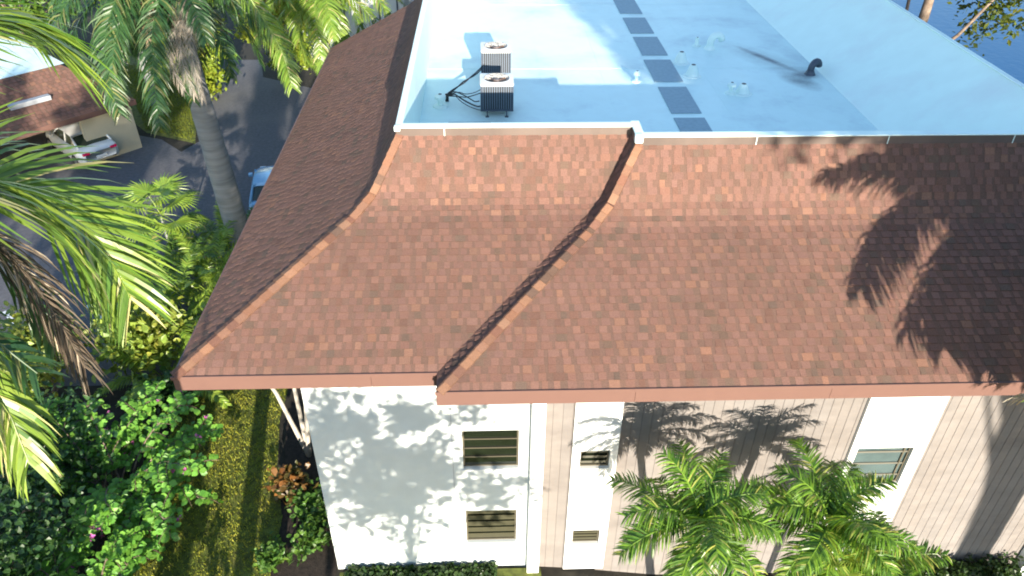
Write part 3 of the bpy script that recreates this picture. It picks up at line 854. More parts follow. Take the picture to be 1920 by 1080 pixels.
def tree(name, label, base, h, r, crown_c, crown_r, nclump, nleaf, size, cols, rnd, cat='tree', grp=None, bark=None, limbs=7, six=False, lean=Vector((0, 0, 0)), spread=0.30, shell=0.45, keep=None):
    """tapered trunk, limbs reaching clumps, leaves round the clumps"""
    T = thing(name, base, label, cat, grp)
    m = MB(); B = Vector(base); C = Vector(crown_c); top = Vector((C.x, C.y, C.z+crown_r[2]*0.3))
    pts = [B.lerp(top, k/10)+Vector((rnd.gauss(0, .05), rnd.gauss(0, .05), 0))*h*0.08+lean*math.sin(k/10*PI) for k in range(11)]
    m.tube(pts, [r*(1.15-0.85*k/10) for k in range(11)], 10)
    cl = []
    for k in range(nclump):
        v = Vector((rnd.gauss(0, 1), rnd.gauss(0, 1), rnd.gauss(0, 1))).normalized()*rnd.uniform(shell, 1.0)
        cl.append(C+Vector((v.x*crown_r[0], v.y*crown_r[1], v.z*crown_r[2])))
    if keep: cl = [q for q in cl if keep(q)]
    for k, q in enumerate(cl):
        if k % max(1, nclump//(limbs*2)) == 0:
            st = pts[rnd.randint(4, 9)]; mid = st.lerp(q, 0.5)+Vector((0, 0, -0.1*h*rnd.random()))
            m.tube([st, mid, q], [r*0.35, r*0.2, r*0.06], 6)
    m.build('trunk', bark or BARK, T, smooth=True)
    m = MB()
    per = max(1, nleaf//nclump)
    for q in cl:
        cc = [jit(c, 0.25, rnd) for c in cols]; sp = spread*rnd.uniform(0.6, 1.3)
        leaves(m, [q], per, size, sp, cc, rnd, six)
    m.build('crown', LEAF, T)
    return T
def shrub(name, label, base, r, n, size, cols, rnd, cat='shrub', grp=None, six=True, stems=6, nclump=26, zc=0.55, spread=0.16, matl=None):
    T = thing(name, base, label, cat, grp); B = Vector(base)
    m = MB(); cl = []
    for k in range(nclump):
        v = Vector((rnd.gauss(0, 1), rnd.gauss(0, 1), rnd.gauss(0.2, 1))).normalized()*rnd.uniform(0.35, 1.0)
        q = B+Vector((v.x*r[0], v.y*r[1], r[2]*zc+v.z*r[2]*(1-zc)))
        q.z = max(B.z+0.08, q.z); cl.append(q)
    for q in cl[::max(1, nclump//stems)]:
        mid = B.lerp(q, 0.5)+Vector((0, 0, 0.15*r[2])); m.tube([B, mid, q], [0.025, 0.018, 0.006], 5)
    m.build('stem', BARK, T, smooth=True)
    m = MB()
    for q in cl:
        cc = [jit(c, 0.22, rnd) for c in cols]
        leaves(m, [q], n//nclump, size, spread*max(r), cc, rnd, six)
    m.build('foliage', matl or LEAF, T)
    return T

# ------------------------------------------------------------------ near palm on the left (trunk out of frame, fronds reach in)
rA = random.Random(21)
CA = Vector((-4.95, 4.35, 13.15))
def pxfrond(ctrl, nl, LL, wd, cols, name='frond', m_=PALMLEAF, **kw):
    def go(T):
        pts = [CA] + [atR(u, v, r) for u, v, r in ctrl]
        # smooth the control polygon
        P = []
        n = len(pts)
        for i in range(n-1):
            p0, p1, p2, p3 = pts[max(0, i-1)], pts[i], pts[i+1], pts[min(n-1, i+2)]
            for k in range(5):
                t = k/5; P.append(0.5*((2*p1)+(p2-p0)*t+(2*p0-5*p1+4*p2-p3)*t*t+(3*p1-p0-3*p2+p3)*t**3))
        P.append(pts[-1])
        m = MB(); frond_mesh(m, P, nl, LL, wd, rA, cols, segs=4, **kw); m.build(name, m_, T)
    return go
HERO = ((0.07, 0.15, 0.02), (0.20, 0.28, 0.045), (0.40, 0.37, 0.16))
customA = [
    pxfrond([(-180, 350, 6.2), (0, 338, 6.3), (100, 382, 6.4), (170, 440, 6.5), (215, 500, 6.55), (245, 560, 6.6)], 150, 0.92, 0.030, HERO, droop=0.32, plum=0.45, r0=0.03, start=0.08, fwd=0.95, up=Vector((0.1, -0.3, 0.95))),
    pxfrond([(-320, 230, 5.6), (-200, 90, 5.7), (-100, 30, 5.8), (0, 30, 5.9), (50, 45, 6.0), (95, 80, 6.05)], 180, 0.78, 0.030, HERO, droop=0.55, plum=0.4, r0=0.028, fwd=0.9, tipfrac=0.7),
    pxfrond([(-240, 560, 5.4), (-130, 620, 5.5), (-50, 690, 5.6), (15, 770, 5.7), (55, 870, 5.75)], 130, 0.66, 0.024, HERO, droop=0.9, plum=0.45, r0=0.022, fwd=1.1),
    pxfrond([(-280, 430, 5.3), (-160, 520, 5.4), (-60, 600, 5.5), (20, 660, 5.6), (70, 700, 5.6)], 90, 0.5, 0.028, DEEP, droop=0.7, plum=0.3),
    pxfrond([(-260, 440, 5.7), (-90, 420, 5.9), (10, 470, 6.0), (90, 570, 6.1), (160, 690, 6.2)], 170, 0.62, 0.011, ((0.04, 0.03, 0.022), (0.13, 0.10, 0.07), (0.36, 0.30, 0.22)), name='dry_frond', m_=DEADLEAF, droop=0.9, plum=1.0, fwd=1.7),
    pxfrond([(-260, 300, 5.7), (-120, 400, 6.0), (0, 480, 6.2), (70, 560, 6.3), (110, 640, 6.4)], 70, 0.5, 0.034, DEEP, droop=1.1, plum=0.3),
]
palm('tall palm in the left foreground with glossy fronds and one dry brown frond', (-4.92, 4.5, 0), CA, 0.24, 0.16, 9, 2.6, 0.6, HERO, rA,
     azs=[2.2, 2.8, 3.4, 4.0, 4.5, 3.1, 2.5, 3.7, 4.9], nl=55, custom=customA, emin=-0.3, name='palm_tree')

# ------------------------------------------------------------------ palm beyond the roof corner on the left
rB = random.Random(31)
bB = Vector((-8.95, 24.0, 0))
def px_frond_world(ctrl, cols, nl, LL, wd, C, **kw):
    def go(T):
        pts = [Vector(C)]+[atR(u, v, r) for u, v, r in ctrl]; P = []
        for i in range(len(pts)-1):
            p0, p1, p2, p3 = pts[max(0, i-1)], pts[i], pts[i+1], pts[min(len(pts)-1, i+2)]
            for k in range(4):
                t = k/4; P.append(0.5*((2*p1)+(p2-p0)*t+(2*p0-5*p1+4*p2-p3)*t*t+(3*p1-p0-3*p2+p3)*t**3))
        P.append(pts[-1]); m = MB(); frond_mesh(m, P, nl, LL, wd, rB, cols, **kw); m.build('frond', PALMLEAF, T)
    return go
CB = (-9.4, 23.8, 10.6)
brightB = [px_frond_world([(430, -40, 25.5), (490, 30, 25.3), (530, 100, 25.1), (548, 165, 25.0)], BRIGHT, 90, 0.85, 0.045, CB, droop=0.7, plum=0.25, r0=0.05),  # this frond coloured bright as if sunlit
           px_frond_world([(230, -20, 25.2), (200, 60, 24.8), (205, 150, 24.5), (225, 215, 24.4)], DEEP, 90, 0.85, 0.045, CB, droop=0.9, plum=0.35),
           px_frond_world([(300, -10, 24.5), (285, 70, 24.0), (290, 160, 23.8), (300, 240, 23.7)], DEEP, 90, 0.85, 0.045, CB, droop=0.9, plum=0.35)]
def old_boots(T):
    for ctrl in ([(350, 15, 24.6), (335, 70, 24.0), (345, 130, 23.7), (365, 180, 23.5)], [(365, 30, 24.2), (355, 80, 23.6), (368, 140, 23.3), (380, 185, 23.2)], [(340, 30, 24.4), (318, 80, 24.0), (322, 130, 23.8), (345, 170, 23.6)]):
        P = [Vector(CB)]+[atR(u, v, r) for u, v, r in ctrl]
        m = MB(); frond_mesh(m, P, 110, 0.55, 0.014, rB, ((0.16, 0.145, 0.125), (0.27, 0.24, 0.20), (0.38, 0.34, 0.29)), droop=1.2, plum=0.9, fwd=1.4); m.build('dry_frond', DEADLEAF, T)
brightB.append(old_boots)
palm('palm with thick grey trunk beside the driveway and hanging dark fronds', bB, (-9.35, 23.8, 9.9), 0.40, 0.31, 26, 3.9, 0.75, DEEP, rB, nl=80, wd=0.04, emin=-0.9, emax=0.8, g=1.3, droop=1.0, plum=0.45, shaft=0.8, skirt=8, bulge=0.04, custom=brightB)  # dark leaf colour stands in for the shade over this crown
palm('dark palm behind the carport roof with long hanging fronds', (-17.2, 38.6, 0), (-17.2, 38.4, 6.4), 0.24, 0.2, 24, 4.0, 0.8, DEEP, rB, nl=70, wd=0.05, emin=-1.2, emax=1.0, g=1.3, droop=1.0, shaft=0.5)
palm('pale leaved palm behind the driveway at the top of the photo', (-6.6, 33.0, 0), (-6.9, 33.0, 7.6), 0.22, 0.17, 22, 4.2, 0.8, BRIGHT, rB, nl=80, wd=0.045, emin=-0.9, emax=0.9, g=1.3, droop=0.8, shaft=0.6)
# ------------------------------------------------------------------ palms in front of the taupe wall
rC = random.Random(41)
PGREEN = ((0.035, 0.10, 0.012), (0.16, 0.28, 0.03), (0.28, 0.30, 0.07))
palm('clumping palm before the taupe wall, nearer the white window strip', (4.5, 8.2, gz(4.5, 8)), (3.62, 8.3, 4.6), 0.11, 0.08, 22, 1.62, 0.46, PGREEN, rC, 'feather palms before the taupe wall', nl=56, wd=0.030, emin=-0.25, emax=1.45, g=1.35, droop=0.75, plum=0.4, shaft=0.45)
palm('clumping palm before the taupe wall, under the wide white window panel', (5.6, 8.2, gz(5.7, 8)), (6.1, 8.45, 4.25), 0.11, 0.08, 22, 1.62, 0.46, PGREEN, rC, 'feather palms before the taupe wall', nl=56, wd=0.030, emin=-0.25, emax=1.45, g=1.35, droop=0.75, plum=0.4, shaft=0.45)
palm('low feather palm at the bottom edge under the wide white panel', (7.3, 8.2, gz(7, 8)), (7.4, 8.4, 3.0), 0.10, 0.07, 16, 1.4, 0.42, PGREEN, rC, 'feather palms before the taupe wall', nl=42, wd=0.036, emin=-0.4, emax=1.3, g=1.5, droop=0.75, plum=0.4, shaft=0.4)
# fan palm
def fan_leaf(m, c, nrm, updir, rad, nseg, rnd, cols, arcw=2.0):
    nrm = nrm.normalized(); u = (updir-nrm*updir.dot(nrm)).normalized(); s = nrm.cross(u)
    for k in range(nseg):
        a0 = -arcw+2*arcw*k/nseg; a1 = -arcw+2*arcw*(k+0.9)/nseg; am = (a0+a1)/2
        d0, d1, dm = (u*math.cos(x)+s*math.sin(x) for x in (a0, a1, am))
        l = rad*rnd.uniform(0.85, 1.1); c2 = jit(mixc(cols[0], cols[1], rnd.random()), 0.15, rnd)
        m.poly([c, c+d0*l*0.55, c+dm*l*0.6+nrm*0.02*rad, c+d1*l*0.55], c2)
        m.poly([c+d0*l*0.55, c+dm*l-nrm*l*0.18, c+d1*l*0.55, c+dm*l*0.6+nrm*0.02*rad], c2)
def fan_palm(label, base, h, n, rad, cols, rnd, grp=None):
    T = thing('fan_palm', base, label, 'fan palm', grp); B = Vector(base)
    m = MB(); trunk_mesh(m, B, B+Vector((0, 0, h)), 0.06, 0.03, segs=12); m.build('trunk', PALMBARK, T, smooth=True)
    C = B+Vector((0, 0, h))
    for k in range(n):
        az = k*2.39996+0.4; e = 1.35-1.75*(k+0.5)/n; L = rad*rnd.uniform(0.9, 1.2)
        d = Vector((math.cos(az)*math.cos(e), math.sin(az)*math.cos(e), math.sin(e))); q = C+d*L
        m = MB(); m.tube([C, C+d*L*0.5+Vector((0, 0, 0.05)), q], [0.015, 0.012, 0.009], 5, cols[1])
        nn = Vector((-d.x*math.sin(e)*1.0, -d.y*math.sin(e), math.cos(e)+0.3))
        fan_leaf(m, q, nn, d-Vector((0, 0, 0.3)), rad, 22, rnd, cols)
        m.build('fan_leaf', PALMLEAF, T)
YEL = ((0.14, 0.22, 0.025), (0.26, 0.31, 0.045))
fan_palm('yellow green fan palm between the two feather palms', (6.15, 7.9, gz(6.1, 8)), 5.2, 10, 0.36, YEL, rC)

# ------------------------------------------------------------------ palm at the right whose crown shades the roof
rD = random.Random(51)
def edge_frond(T):
    tip = atY(1903, 745, 9.55); C = Vector((12.15, 6.0, 9.2)); mid = C.lerp(tip, 0.55)+Vector((0, 0, 0.75))
    P = [C*(1-t)**2+mid*2*t*(1-t)+tip*t*t for t in [k/10 for k in range(11)]]
    m = MB(); frond_mesh(m, P, 80, 0.6, 0.04, rD, DRY[1:]+(GREEN[1],), droop=0.9); m.build('dry_frond', DEADLEAF, T)
def roof_hit(u, v):
    d = pix(u, v); best = None
    for ra, za, dr, dz, L_, k in SEGS:
        n = Vector((0, -dz, dr)); o = Vector((0, BY+ra, za)); t = (o-CAM).dot(n)/d.dot(n); p = CAM+d*t
        if ra-0.02 <= p.y-BY <= ra+dr+0.02: best = p
    return best
CDP = Vector((11.75, 6.3, 10.6))
def shade_frond(pxs, t0, t1, nl=140, LL=1.15):
    """a frond lying on the sun's rays through the shadow it throws on the roof"""
    def go(T):
        pts = [CDP]
        for k, (u, v) in enumerate(pxs):
            pts.append(roof_hit(u, v)+SUN*(t0+(t1-t0)*k/(len(pxs)-1)))
        P = []
        for i in range(len(pts)-1):
            p0, p1, p2, p3 = pts[max(0, i-1)], pts[i], pts[i+1], pts[min(len(pts)-1, i+2)]
            for k in range(4):
                t = k/4; P.append(0.5*((2*p1)+(p2-p0)*t+(2*p0-5*p1+4*p2-p3)*t*t+(3*p1-p0-3*p2+p3)*t**3))
        P.append(pts[-1])
        m = MB(); frond_mesh(m, P, nl, LL, 0.06, rD, GREEN, droop=0.85, plum=0.35, r0=0.05, up=Vector((0, 0, 1))); m.build('frond', PALMLEAF, T)
    return go
SF = [shade_frond([(1800, 300), (1700, 285), (1620, 300), (1560, 335)], 7.3, 6.6), shade_frond([(1810, 360), (1720, 400), (1650, 455), (1615, 540)], 7.2, 6.4),
      shade_frond([(1850, 400), (1790, 470), (1760, 560), (1770, 650)], 7.0, 6.2), shade_frond([(1880, 400), (1850, 500), (1840, 600), (1850, 690)], 7.0, 6.2),
      shade_frond([(1830, 330), (1760, 350), (1690, 400), (1660, 470)], 7.6, 7.2), shade_frond([(1860, 300), (1800, 275), (1740, 270), (1680, 290)], 7.6, 7.4),
      shade_frond([(1900, 420), (1880, 520), (1890, 620), (1900, 700)], 7.2, 6.6), shade_frond([(1840, 340), (1740, 330), (1640, 310), (1545, 325)], 7.4, 6.8),
      shade_frond([(1860, 420), (1800, 520), (1740, 560), (1700, 620)], 7.2, 6.6), shade_frond([(1900, 330), (1870, 420), (1830, 470), (1790, 540)], 7.8, 7.4)]
palm('tall palm at the right edge shading the brown roof', (12.62, 6.0, gz(12, 8)), (11.85, 6.25, 9.9), 0.46, 0.36, 34, 4.6, 1.0, GREEN, rD, nl=110, wd=0.075, emin=-0.3, emax=1.25, g=1.3, droop=0.75, plum=0.4, shaft=0.8, custom=[edge_frond]+SF, azs=[-1.9+3.4*k/33 for k in (0,17,5,22,11,28,3,19,8,25,14,31,1,16,6,23,12,29,2,18,9,26,15,32,4,20,7,24,13,30,10,27,21,33)], bow=Vector((0.3, 0, 0)))
palm('unseen second tall palm added to darken the right of the brown roof', (16.4, 6.6, -0.65), (15.4, 6.6, 9.4), 0.40, 0.32, 30, 4.6, 0.95, GREEN, rD, nl=80, wd=0.08, emin=-0.3, emax=1.2, g=1.2, droop=0.75, plum=0.4, shaft=0.8)  # out of view, added to deepen the shadow on the roof's right end

# ------------------------------------------------------------------ shrubs on the left
rE = random.Random(61)
# bougainvillea: arching branches carrying paired round leaves
def arching_shrub(label, base, specs, cols, size, rnd, flowers=0):
    T = thing('flowering_shrub', base, label, 'shrub'); B = Vector(base)
    mw, ml, mf = MB(), MB(), MB()
    for (az, e0, L, g) in specs:
        pts = arc(B+Vector((rnd.uniform(-.3, .3), rnd.uniform(-.3, .3), 0)), az, e0, L, g, n=14)
        mw.tube(pts, [0.03*(1-0.8*k/14) for k in range(15)], 6)
        twigs = [pts]
        for k in range(5, 14):
            for q in range(2):
                d = (pts[k]-pts[k-1]).normalized(); a2 = az+rnd.uniform(-1.5, 1.5)
                tw = arc(pts[k], a2, rnd.uniform(-.1, .8), L*rnd.uniform(0.10, 0.22), rnd.uniform(0.5, 1.4), n=6)
                mw.tube(tw, [0.008*(1-0.1*i) for i in range(7)], 4); twigs.append(tw)
        for tw in twigs:
            tot = 34 if tw is pts else 13
            for k in range(tot):
                t = 0.3+0.7*rnd.random() if tw is pts else rnd.random()
                i = min(len(tw)-2, int(t*(len(tw)-1))); p = tw[i].lerp(tw[i+1], rnd.random())
                d = (tw[i+1]-tw[i]).normalized(); sd = d.cross(Vector((0, 0, 1)))
                if sd.length < .1: sd = Vector((1, 0, 0))
                sd.normalize(); sd = sd*rnd.choice((-1, 1)); l = size*rnd.uniform(0.7, 1.35)
                dr = (sd+d*0.5+Vector((0, 0, rnd.uniform(-.3, .25)))).normalized()
                nn = (Vector((rnd.gauss(0.1, .5), rnd.gauss(-0.55, .5), 0.9))).normalized(); wv = dr.cross(nn).normalized()*l*0.38
                c = jit(mixc(cols[0], cols[1], rnd.random()), 0.2, rnd); f = nn*l*0.05
                p = p+dr*0.02
                ml.poly([p, p+dr*l*0.3+wv*0.85+f, p+dr*l*0.65+wv+f, p+dr*l, p+dr*l*0.65-wv+f, p+dr*l*0.3-wv*0.85+f], c)
            if flowers and rnd.random() < 0.10:
                leaves(mf, [tw[-1]], 8, 0.05, 0.035, ((0.42, 0.10, 0.36), (0.55, 0.16, 0.42)), rnd, True)
    mw.build('branch', BARK, T, smooth=True); ml.build('foliage', LEAF, T)
    if mf.f: tag(mf.build('flower', LEAF, T), None, None, None, 'stuff')
    return T
SH = ((0.085, 0.22, 0.03), (0.17, 0.36, 0.05))
arching_shrub('tall arching shrub with round leaves and small purple flowers beside the lawn', (-9.7, 13.2, 0),
    [(rE.uniform(-PI, PI), rE.uniform(0.85, 1.45), rE.uniform(2.4, 3.7), rE.uniform(1.2, 2.1)) for k in range(22)], SH, 0.155, rE, 1)
arching_shrub('lower arching shrub with round leaves at the bottom edge of the photo', (-8.8, 9.7, 0),
    [(rE.uniform(-PI, PI), rE.uniform(0.8, 1.4), rE.uniform(1.8, 2.9), rE.uniform(1.2, 2.2)) for k in range(18)], SH, 0.145, rE, 0)
DK = ((0.022, 0.06, 0.018), (0.04, 0.095, 0.025))
for (lab, b, r, n) in (('dark dense shrub in the lower left corner', (-10.6, 10.0, 0), (1.6, 1.5, 3.0), 2600),
                       ('dark leafy shrub behind the hanging frond tips on the left', (-11.4, 13.4, 0), (1.6, 1.6, 3.0), 2400),
                       ('dark small leaved shrub by the near palm trunk', (-9.6, 8.0, 0), (1.2, 1.2, 2.4), 2000)):
    shrub('dense_shrub', lab, b, r, n, 0.11, DK, rE, nclump=40)
shrub('yellow_shrub', 'yellow green shrub beside the driveway behind the dry frond', (-13.4, 17.8, 0), (1.1, 0.9, 2.4), 1700, 0.13, ((0.14, 0.20, 0.03), (0.22, 0.24, 0.05)), rE, nclump=26)
# planting between roof and driveway
YG = ((0.13, 0.23, 0.025), (0.24, 0.33, 0.045))
fan_palm('bright fan palm at the edge of the driveway', tuple(atZ(330, 500, 0)), 2.3, 14, 0.85, YG, rE)
def clump_palm(label, base, n, L, cols, rnd, LL=0.38, wd=0.045):
    T = thing('clump_palm', base, label, 'palm', 'low clumping palms between roof and driveway'); B = Vector(base)
    for k in range(n):
        az = k*2.39996; e0 = rnd.uniform(0.75, 1.45); st = B+Vector((rnd.uniform(-.25, .25), rnd.uniform(-.25, .25), 0))
        m = MB(); frond_mesh(m, arc(st, az, e0, L*rnd.uniform(0.8, 1.15), rnd.uniform(1.0, 1.7)), 40, LL, wd, rnd, cols, droop=0.6, plum=0.2, r0=0.018, start=0.3)
        m.build('frond', PALMLEAF, T)
for lab, (u, v), n, L, cols in (
    ('clumping palm at the foot of the thick grey palm trunk', (430, 500), 22, 3.3, YG),
    ('bright clumping palm touching the left roof edge', (400, 570), 22, 3.3, YG),
    ('dark clumping palm left of the roof edge plants', (310, 540), 18, 3.1, GREEN),
    ('clumping palm just below the bright fan palm', (350, 620), 20, 3.0, YG),
    ('lowest clumping palm beside the roof edge above the corner', (330, 720), 15, 2.4, YG),
    ('upright clumping palm against the roof edge near the trunk', (455, 500), 14, 3.0, GREEN)):
    clump_palm(lab, tuple(atZ(u, v, 0)), n, L, cols, rE)
shrub('vine_shrub', 'yellow green trailing shrub between driveway stripe and roof corner', tuple(atZ(285, 690, 0)), (1.1, 1.0, 2.4), 1500, 0.15, ((0.16, 0.23, 0.03), (0.24, 0.28, 0.05)), rE, nclump=24)
shrub('dense_shrub', 'dark shrub under the left roof corner', tuple(atZ(330, 760, 0)), (0.8, 1.1, 1.2), 900, 0.12, DK, rE, nclump=20)
# bed by the wall
T = thing('small_tree', (-5.0, 14.6, 0), 'slim pale multi stemmed tree leaning out from the wall bed', 'tree')
m = MB(); tips = []
for tp in ((-6.6, 15.6, 3.6), (-5.0, 15.2, 3.6), (-5.8, 16.2, 3.8)):
    B = Vector((-5.0, 14.6, 0)); q = Vector(tp); mid = B.lerp(q, 0.5)+Vector((0.12, 0, 0.1))
    m.tube([B, B.lerp(mid, 0.5), mid, mid.lerp(q, 0.5), q], [0.075, 0.062, 0.055, 0.045, 0.035], 8); tips += [q, q+Vector((-0.3, 0.2, 0.4)), q+Vector((0.3, 0.3, 0.3))]
m.build('trunk', PALEBARK, T, smooth=True)
m = MB(); leaves(m, tips, 700, 0.10, 0.35, GREEN[:2], rE, True); m.build('crown', LEAF, T)
CR_ = ((0.05, 0.07, 0.02), (0.20, 0.085, 0.025))
shrub('croton_plant', 'orange and green leaved plant in the dark wall bed', (-5.2, 13.3, 0), (0.42, 0.42, 0.75), 300, 0.13, CR_, rE, cat='plant', nclump=16, spread=0.22)
for lab, b, r, n in (('low green plant beside the wall corner', (-4.4, 11.7, 0), (0.45, 0.6, 0.6), 420), ('low feathery green plant behind the wall corner plant', (-4.6, 12.7, 0), (0.45, 0.5, 0.7), 380),
                     ('small green plant at the lawn edge near the bottom', (-5.2, 11.3, 0), (0.4, 0.4, 0.5), 300)):
    shrub('bed_plant', lab, b, r, n, 0.09, GREEN[:2], rE, cat='plant', nclump=18, spread=0.2)
def hedge(label, x0, x1, y0, y1, z0, z1, n, rnd):
    T = thing('low_hedge', ((x0+x1)/2, (y0+y1)/2, z0), label, 'hedge')
    m = MB()
    pts = [(rnd.uniform(x0, x1), rnd.uniform(y0, y1), z0+(z1-z0)*rnd.uniform(0.1, 1)*(0.8+0.2*math.sin(k))) for k in range(n)]
    leaves(m, pts, n, 0.07, 0.03, ((0.02, 0.045, 0.012), (0.04, 0.075, 0.018)), rnd, True); m.build('foliage', LEAF, T)
hedge('dark clipped hedge at the foot of the white wall', -3.4, 0.1, 10.55, 10.92, 0.0, 0.24, 2600, rE)
hedge('dark clipped hedge at the foot of the taupe wall by the right edge', 8.6, 13.0, 10.45, 10.95, -0.65, 0.05, 3200, rE)

# ------------------------------------------------------------------ trees behind driveway, lakeside, and out of frame
rF = random.Random(71)
YB = ((0.13, 0.19, 0.015), (0.22, 0.26, 0.03))
tree('bushy_tree', 'yellow green bushy tree beyond the driveway beside the palm crown', (-15.2, 40.5, 0), 4, 0.12, (-15.2, 40.5, 2.6), (1.5, 1.5, 2.3), 40, 5000, 0.16, YB, rF)
tree('bushy_tree', 'light green tree left of the white panelled wall', (-11.6, 43.5, 0), 6, 0.15, (-11.4, 43.5, 3.9), (2.4, 1.8, 3.4), 60, 8000, 0.17, YB, rF)
tree('bushy_tree', 'green tree at the top edge behind the driveway palms', (-19, 47, 0), 7, 0.2, (-19, 47, 4.5), (4, 3, 4), 70, 8000, 0.2, (GREEN[0], YB[0]), rF)
tree('bushy_tree', 'dark green tree behind the carport roof', (-27, 46, 0), 8, 0.2, (-27, 46, 5), (5, 3, 4.5), 70, 7000, 0.22, (GREEN[0], GREEN[1]), rF)
tree('lakeside_tree', 'lakeside tree with mottled trunk and olive foliage beyond the flat roof', (16.6, 29.6, -0.7), 13, 0.34, (17.3, 29.5, 10.2), (5.6, 3.0, 3.2), 130, 15000, 0.15, ((0.035, 0.06, 0.008), (0.085, 0.10, 0.012)), rF, spread=0.36, limbs=1, keep=lambda q: q.x > 18.3 or q.z > 10.2)
OL = ((0.03, 0.07, 0.02), (0.06, 0.10, 0.025))
tree('garden_tree', 'broad leaved tree below the viewpoint casting dappled shade on the white wall', (0.0, -2.0, 0), 8, 0.13, (0.2, -2.0, 6.5), (2.9, 0.7, 2.5), 50, 3300, 0.17, OL, rF, spread=0.27, shell=0.2, limbs=12)
tree('garden_tree', 'slimmer broad leaved tree below the viewpoint left of the broad one', (-1.7, -1.5, 0), 7, 0.07, (-1.3, -1.5, 6.6), (1.2, 1.0, 1.3), 22, 1500, 0.15, OL, rF, spread=0.30, lean=Vector((-0.5, 0, 0)))
for lab, b, c, r, nc, nl in (
    ('tall spreading tree behind the viewpoint shading the flat roof', (16.3, -12.5, 0), (12.7, -12, 18.6), (3.6, 2.5, 3.3), 130, 16000),
    ('second tall tree behind the viewpoint farther right', (18.6, -12, 0), (18.6, -12, 17.4), (4.6, 2.5, 4.6), 170, 20000)):
    tree('shade_tree', lab, b, 20, 0.3, c, r, nc, nl, 0.28, OL, rF, spread=0.5, grp='tall shade trees behind the viewpoint', shell=0.15)
for lab, b, c, r, nc, nl in (
    ('garden shade tree left of the lawn, nearest the near palm', (-5.2, -3.5, 0), (-5.2, -3.5, 10.4), (0.9, 0.9, 3.0), 46, 5000),
    ('garden shade tree left of the lawn, middle of the row', (-11.7, -4, 0), (-11.7, -4, 9.4), (2.1, 1.8, 3.2), 60, 6000),
    ('garden shade tree left of the lawn, outermost of the row', (-16.2, -4, 0), (-16.2, -4, 9.4), (2.8, 2.0, 3.6), 64, 6400)):
    tree('shade_tree', lab, b, 9, 0.2, c, r, nc, nl, 0.2, OL, rF, spread=0.42, grp='shade trees below the viewpoint', shell=0.3)

# ------------------------------------------------------------------ neighbouring carport
e0, e1 = atZ(0, 262, 2.45), atZ(245, 190, 2.45)
du = (e1-e0); du.z = 0; du.normalize(); dv = Vector((-du.y, du.x, 0))
if dv.y < 0: dv = -dv
CP = thing('carport', tuple(e1), 'low carport with brown shingled skirt roof and beige end wall', 'carport')
def cp(a, b, z): return e1+du*a+dv*b+Vector((0, 0, z-2.45))
m = MB()
N = (du.cross(Vector((0, 2.0, 0)) ) )
Vd = (dv*2.6+Vector((0, 0, 1.5))).normalized(); Nn = du.cross(Vd).normalized()
if Nn.z < 0: Nn = -Nn
shingles(m, cp(-14, 0, 2.5), du, Vd, Nn, 3.0, lambda v: 0, lambda v: 14.2-v*0.6, rs, e=0.2)
t0 = cp(-14, 2.6, 4.0); t1 = cp(-1.4, 2.6, 4.0)
m.poly([cp(0.2, 0, 2.5), cp(0.2, 6, 2.5), cp(-1.4, 6, 4.0), t1], (0.2, 0.095, 0.07))
rf_ = m.build('skirt_roof', SHINGLE, CP)
m = MB(); m.poly([cp(-14, 2.55, 4.0), cp(-1.4, 2.55, 4.0), cp(-1.4, 9, 4.0), cp(-14, 9, 4.0)]); m.build('flat_roof', MEMBRANE, CP)
m = MB()
mt = Matrix((du, dv, Vector((0, 0, 1)))).transposed().to_4x4(); mt.translation = cp(0, 0, 0)
m.box(-14, 0.22, -0.05, -0.005, 2.25, 2.5, mtx=mt); m.build('fascia', FASCIA, CP)
m = MB(); m.box(-4.6, -2.9, 1.0, 1.3, 3.12, 3.32, mtx=mt); m.build('roof_vent', PIPEGREY, CP)
m = MB(); m.box(-2.3, 0.05, 0.35, 0.55, 0.0, 2.3, mtx=mt); m.box(-0.15, 0.05, 0.56, 5.5, 0, 2.3, mtx=mt); m.build('end_wall', BEIGEWALL, CP)
m = MB(); m.box(-14, 0, 5.6, 5.8, 0, 2.3, mtx=mt); m.build('back_wall', BEIGEWALL, CP)
m = MB(); m.box(-7.6, -7.4, 0.2, 0.4, 0, 2.3, mtx=mt); m.box(-12.6, -12.4, 0.2, 0.4, 0, 2.3, mtx=mt); m.build('post', BEIGEWALL, CP)

